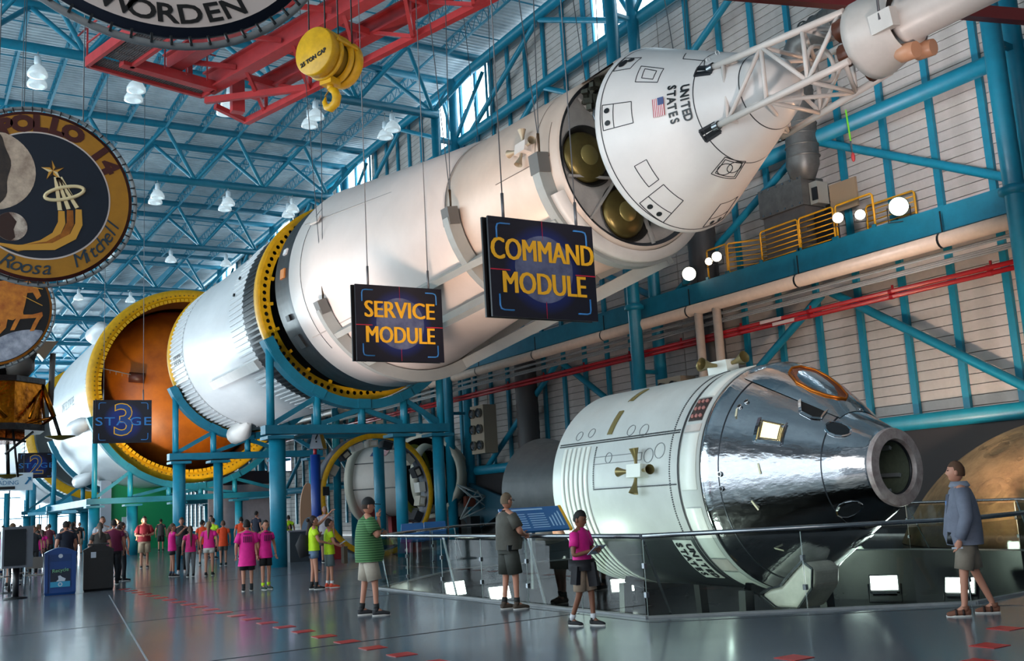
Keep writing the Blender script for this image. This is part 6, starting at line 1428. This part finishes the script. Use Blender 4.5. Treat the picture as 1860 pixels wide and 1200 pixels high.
for c_h in ring_t.children: c_h.location = (-20.2, -46.71, 0)
t = thing('capsule_section', 'white drum shaped module with flag and dark seams inside the yellow-edged ring', 'spacecraft module', (19.96, 46.99, 0), world=False, rz=.63)
o_ = (0, 0, 2.9); wh = mat('drum_white', '#d8cfc6', .4, noise=.12, nscale=1)
MB().lathe([(-2.7, 1.4), (-2.7, 1.68), (-.2, 1.72)], o_, n=60).build('drum', wh, t); MB().lathe([(-.2, 1.72), (-.2, 1.95), (.15, 1.95), (.15, 1.6)], o_, n=60).build('rear_flange', mat('flange_cream', '#b8b4a4', .5), t)
MB().lathe([(-2.72, 1.35), (-2.76, 1.5), (-2.7, 1.70)], o_, n=60).build('front_ring', mat('lime_edge', '#9c9a3a', .5), t); MB().lathe([(-2.7, .001), (-2.7, 1.4)], o_, n=40).build('front_cover', mat('dark_interior'), t)
for a in (150, 192): MB().bar((1.7*math.cos(math.radians(a)), -2.7, 2.9+1.7*math.sin(math.radians(a))), (1.73*math.cos(math.radians(a)), -.2, 2.9+1.73*math.sin(math.radians(a))), .05, .05).build('seam', BLACK, t)
MB().lathe([(-1.4, 1.71), (-1.35, 1.715)], o_, n=60).build('seam', BLACK, t)
MB().lathe([(-3.6, 1.45), (-3.6, 1.6), (-3.3, 1.7), (-3.3, 1.45)], o_, n=60).build('open_rim', mat('flange_cream'), t)
for a in (20, 70, 110, 250, 300, 340): MB().bar((1.5*math.cos(math.radians(a)), -3.4, 2.9+1.5*math.sin(math.radians(a))), (1.5*math.cos(math.radians(a)), -2.7, 2.9+1.5*math.sin(math.radians(a))), .1, .1).build('stand_off', DARKG, t)
a = math.radians(128); flag(t, (1.74*math.cos(a), -1.4, 2.9+1.74*math.sin(a)), (0, -1, 0), (-math.sin(a), 0, math.cos(a)), .9, .6, (-.012, 0, .01))
for sx in (-1, 1): MB().bar((sx*1.1, -1, 0), (sx*1.0, -1, 1.6), .2, 1.5).build('foot', RED, t)
t = thing('adapter_cone', 'black-mouthed cone with pale rim beside the drum module', 'adapter', (22.0, 44.9, 0), world=False, rz=-1.0)
o_ = (0, 0, 3.05)
MB().lathe([(0, 1.88), (-.05, 2.05), (.3, 2.1), (1.6, 1.7)], o_, n=60).build('pale_rim', mat('flange_cream'), t); MB().lathe([(.0, 1.88), (1.5, 1.3), (1.6, .001)], o_, n=60).build('inside', mat('black_inside', '#0e0e12', .35), t)
MB().box((0, .8, .5), (2.4, 1.2, 1.0)).build('plinth', mat('dark_red_plinth', '#3a0c12', .6), t)
t = thing('lattice_payload', 'pale tube lattice frame below the black-mouthed cone', 'lattice', (23.2, 42.5, 0))
import itertools
mb = MB(); pts = [(22.6, 42.6, 2.5), (23.9, 42.2, 1.9), (24.0, 42.3, 1.4), (22.7, 42.6, .9), (23.1, 42.2, 1.9), (23.8, 42.8, 2.2)]
for a, b in itertools.combinations(range(6), 2):
    if (a+b) % 3: mb.tube([pts[a], pts[b]], .035, 6)
mb.build('lattice_frame', mat('lattice_pale', '#8c9494', .5), t); MB().box((23.4, 42.6, .5), (.5, .4, 1.0)).build('stand', BLACK, t)
MB().box((23.3, 42.7, 1.7), (.5, .3, .5)).build('payload_box', mat('payload_rust', '#5a2a1c', .5), t)
t = thing('teal_ramp', 'dark teal slanted panel and braces below the black-mouthed cone', 'panel', (24, 42, 0))
MB().poly([(23.9, 43.8, 2.6), (23.9, 40.6, 1.8), (23.9, 40.6, 1.2), (23.9, 43.4, .2), (23.9, 45.2, 1.2)], (.15, 0, 0)).build('panel', mat('dark_teal', '#0c3c4c', .5), t)
# ---- lander
t = thing('lunar_lander', 'gold foil lunar lander model hanging at the left edge with legs and dark boxes', 'lander', (2.4, 36, 3.6))
foil = mat('gold_foil', '#c87818', .22, metal=1, noise=.6, nscale=3, col2='#5a2808', bump=1.0, bscale=5); bf = mat('black_foil', '#1c1a1c', .35, metal=.4, bump=1.0, bscale=5); cpf = mat('copper_foil', '#b0541c', .25, metal=1, bump=1.0, bscale=6)
c = Vector((2.4, 36.0, 5.6))
def octo(r, z0, z1, m, name, rot=.39): return MB().poly([(c.x+r*math.cos(PI*k/4+rot), c.y+r*math.sin(PI*k/4+rot), c.z+z0) for k in range(8)], (0, 0, z1-z0)).build(name, m, t)
octo(1.7, -.95, -.75, bf, 'descent_base'); octo(1.6, -.75, .55, foil, 'descent_stage'); octo(1.7, .55, .72, bf, 'descent_deck'); octo(1.1, -1.25, -.95, cpf, 'engine_shroud')
for k, (dx, dy, dz, r) in enumerate(((0, 0, 1.3, .75), (.8, -.3, 1.2, .5), (-.8, -.3, 1.2, .55))): MB().sphere(c+Vector((dx, dy, dz)), (r, r, r*.9), 8, 5).build('ascent_tank', (bf, mat('grey_panel', '#5a5450', .5), bf)[k], t)
MB().box(c+Vector((.95, -.4, 1.55)), (.7, .1, .9), Matrix.Rotation(.3, 3, 'Y')).build('window_panel', BLACK, t); MB().box(c+Vector((.35, -.6, 1.55)), (.6, .1, .8), Matrix.Rotation(.25, 3, 'Y')).build('window_panel', BLACK, t)
MB().poly([c+Vector(p) for p in ((1.05, -.6, 1.95), (1.95, -.5, 2.0), (1.5, -.7, 1.35))], (0, .5, .0)).build('thruster_shield', mat('tan_shield', '#8c7660', .4, metal=.4), t)
MB().tube([c+Vector((1.8, -.4, 1.6)), c+Vector((1.75, -.4, -.1))], .09, 8).build('plume_deflector', mat('grey_panel'), t)
for ang in (-.35, 1.2, 2.8, -1.9):
    u = Vector((math.cos(ang), math.sin(ang), 0)); a0 = c+u*1.55+Vector((0, 0, .6)); kx = c+u*2.05+Vector((0, 0, -1.0)); kx = c+u*1.95+Vector((0, 0, -.5 if ang == -.35 else -1.0)); ft = c+u*2.15+Vector((0, 0, -1.15 if ang == -.35 else -2.2))
    lg = MB().tube([a0, kx], [.09, .08], 8).build('leg', foil, t); MB().tube([kx, ft], .06, 8).build('lower_strut', bf, lg)
    MB().lathe([(-.1, .1), (0, .45), (.02, .46)], ft, 'Z', 20).build('foot_pad', mat('foot_gold', '#7a6a1c', .35, metal=.7), lg)
    w_ = Vector((-u.y, u.x, 0))
    for s_2 in (-1, 1): MB().tube([kx, c+u*1.2+w_*s_2*.8+Vector((0, 0, -.8))], .05, 6).build('side_strut', foil, t); MB().tube([a0+Vector((0, 0, -.1)), c+u*1.45+w_*s_2*.9+Vector((0, 0, -.6))], .05, 6).build('side_strut', foil, t)
for p, q in (((1.2, -1.0, -1.0), (.4, -1.4, -1.7)), ((-1, -1.2, -1.0), (1.0, -1.0, -1.3)), ((.6, -1, -.7), (.8, -1, -2.4))): MB().tube([c+Vector(p), c+Vector(q)], .04, 6).build('probe_boom', bf, t)
for dx in (-.8, .8): MB().tube([c+Vector((dx, 0, 1.6)), c+Vector((dx, 0, 18.5))], .015, 5).build('cable', CABLE, t)
# ---- clean up helper flags so that only the scene's own properties remain
for o in bpy.data.objects:
    for k in ('_w', '_s'):
        if k in o: del o[k]
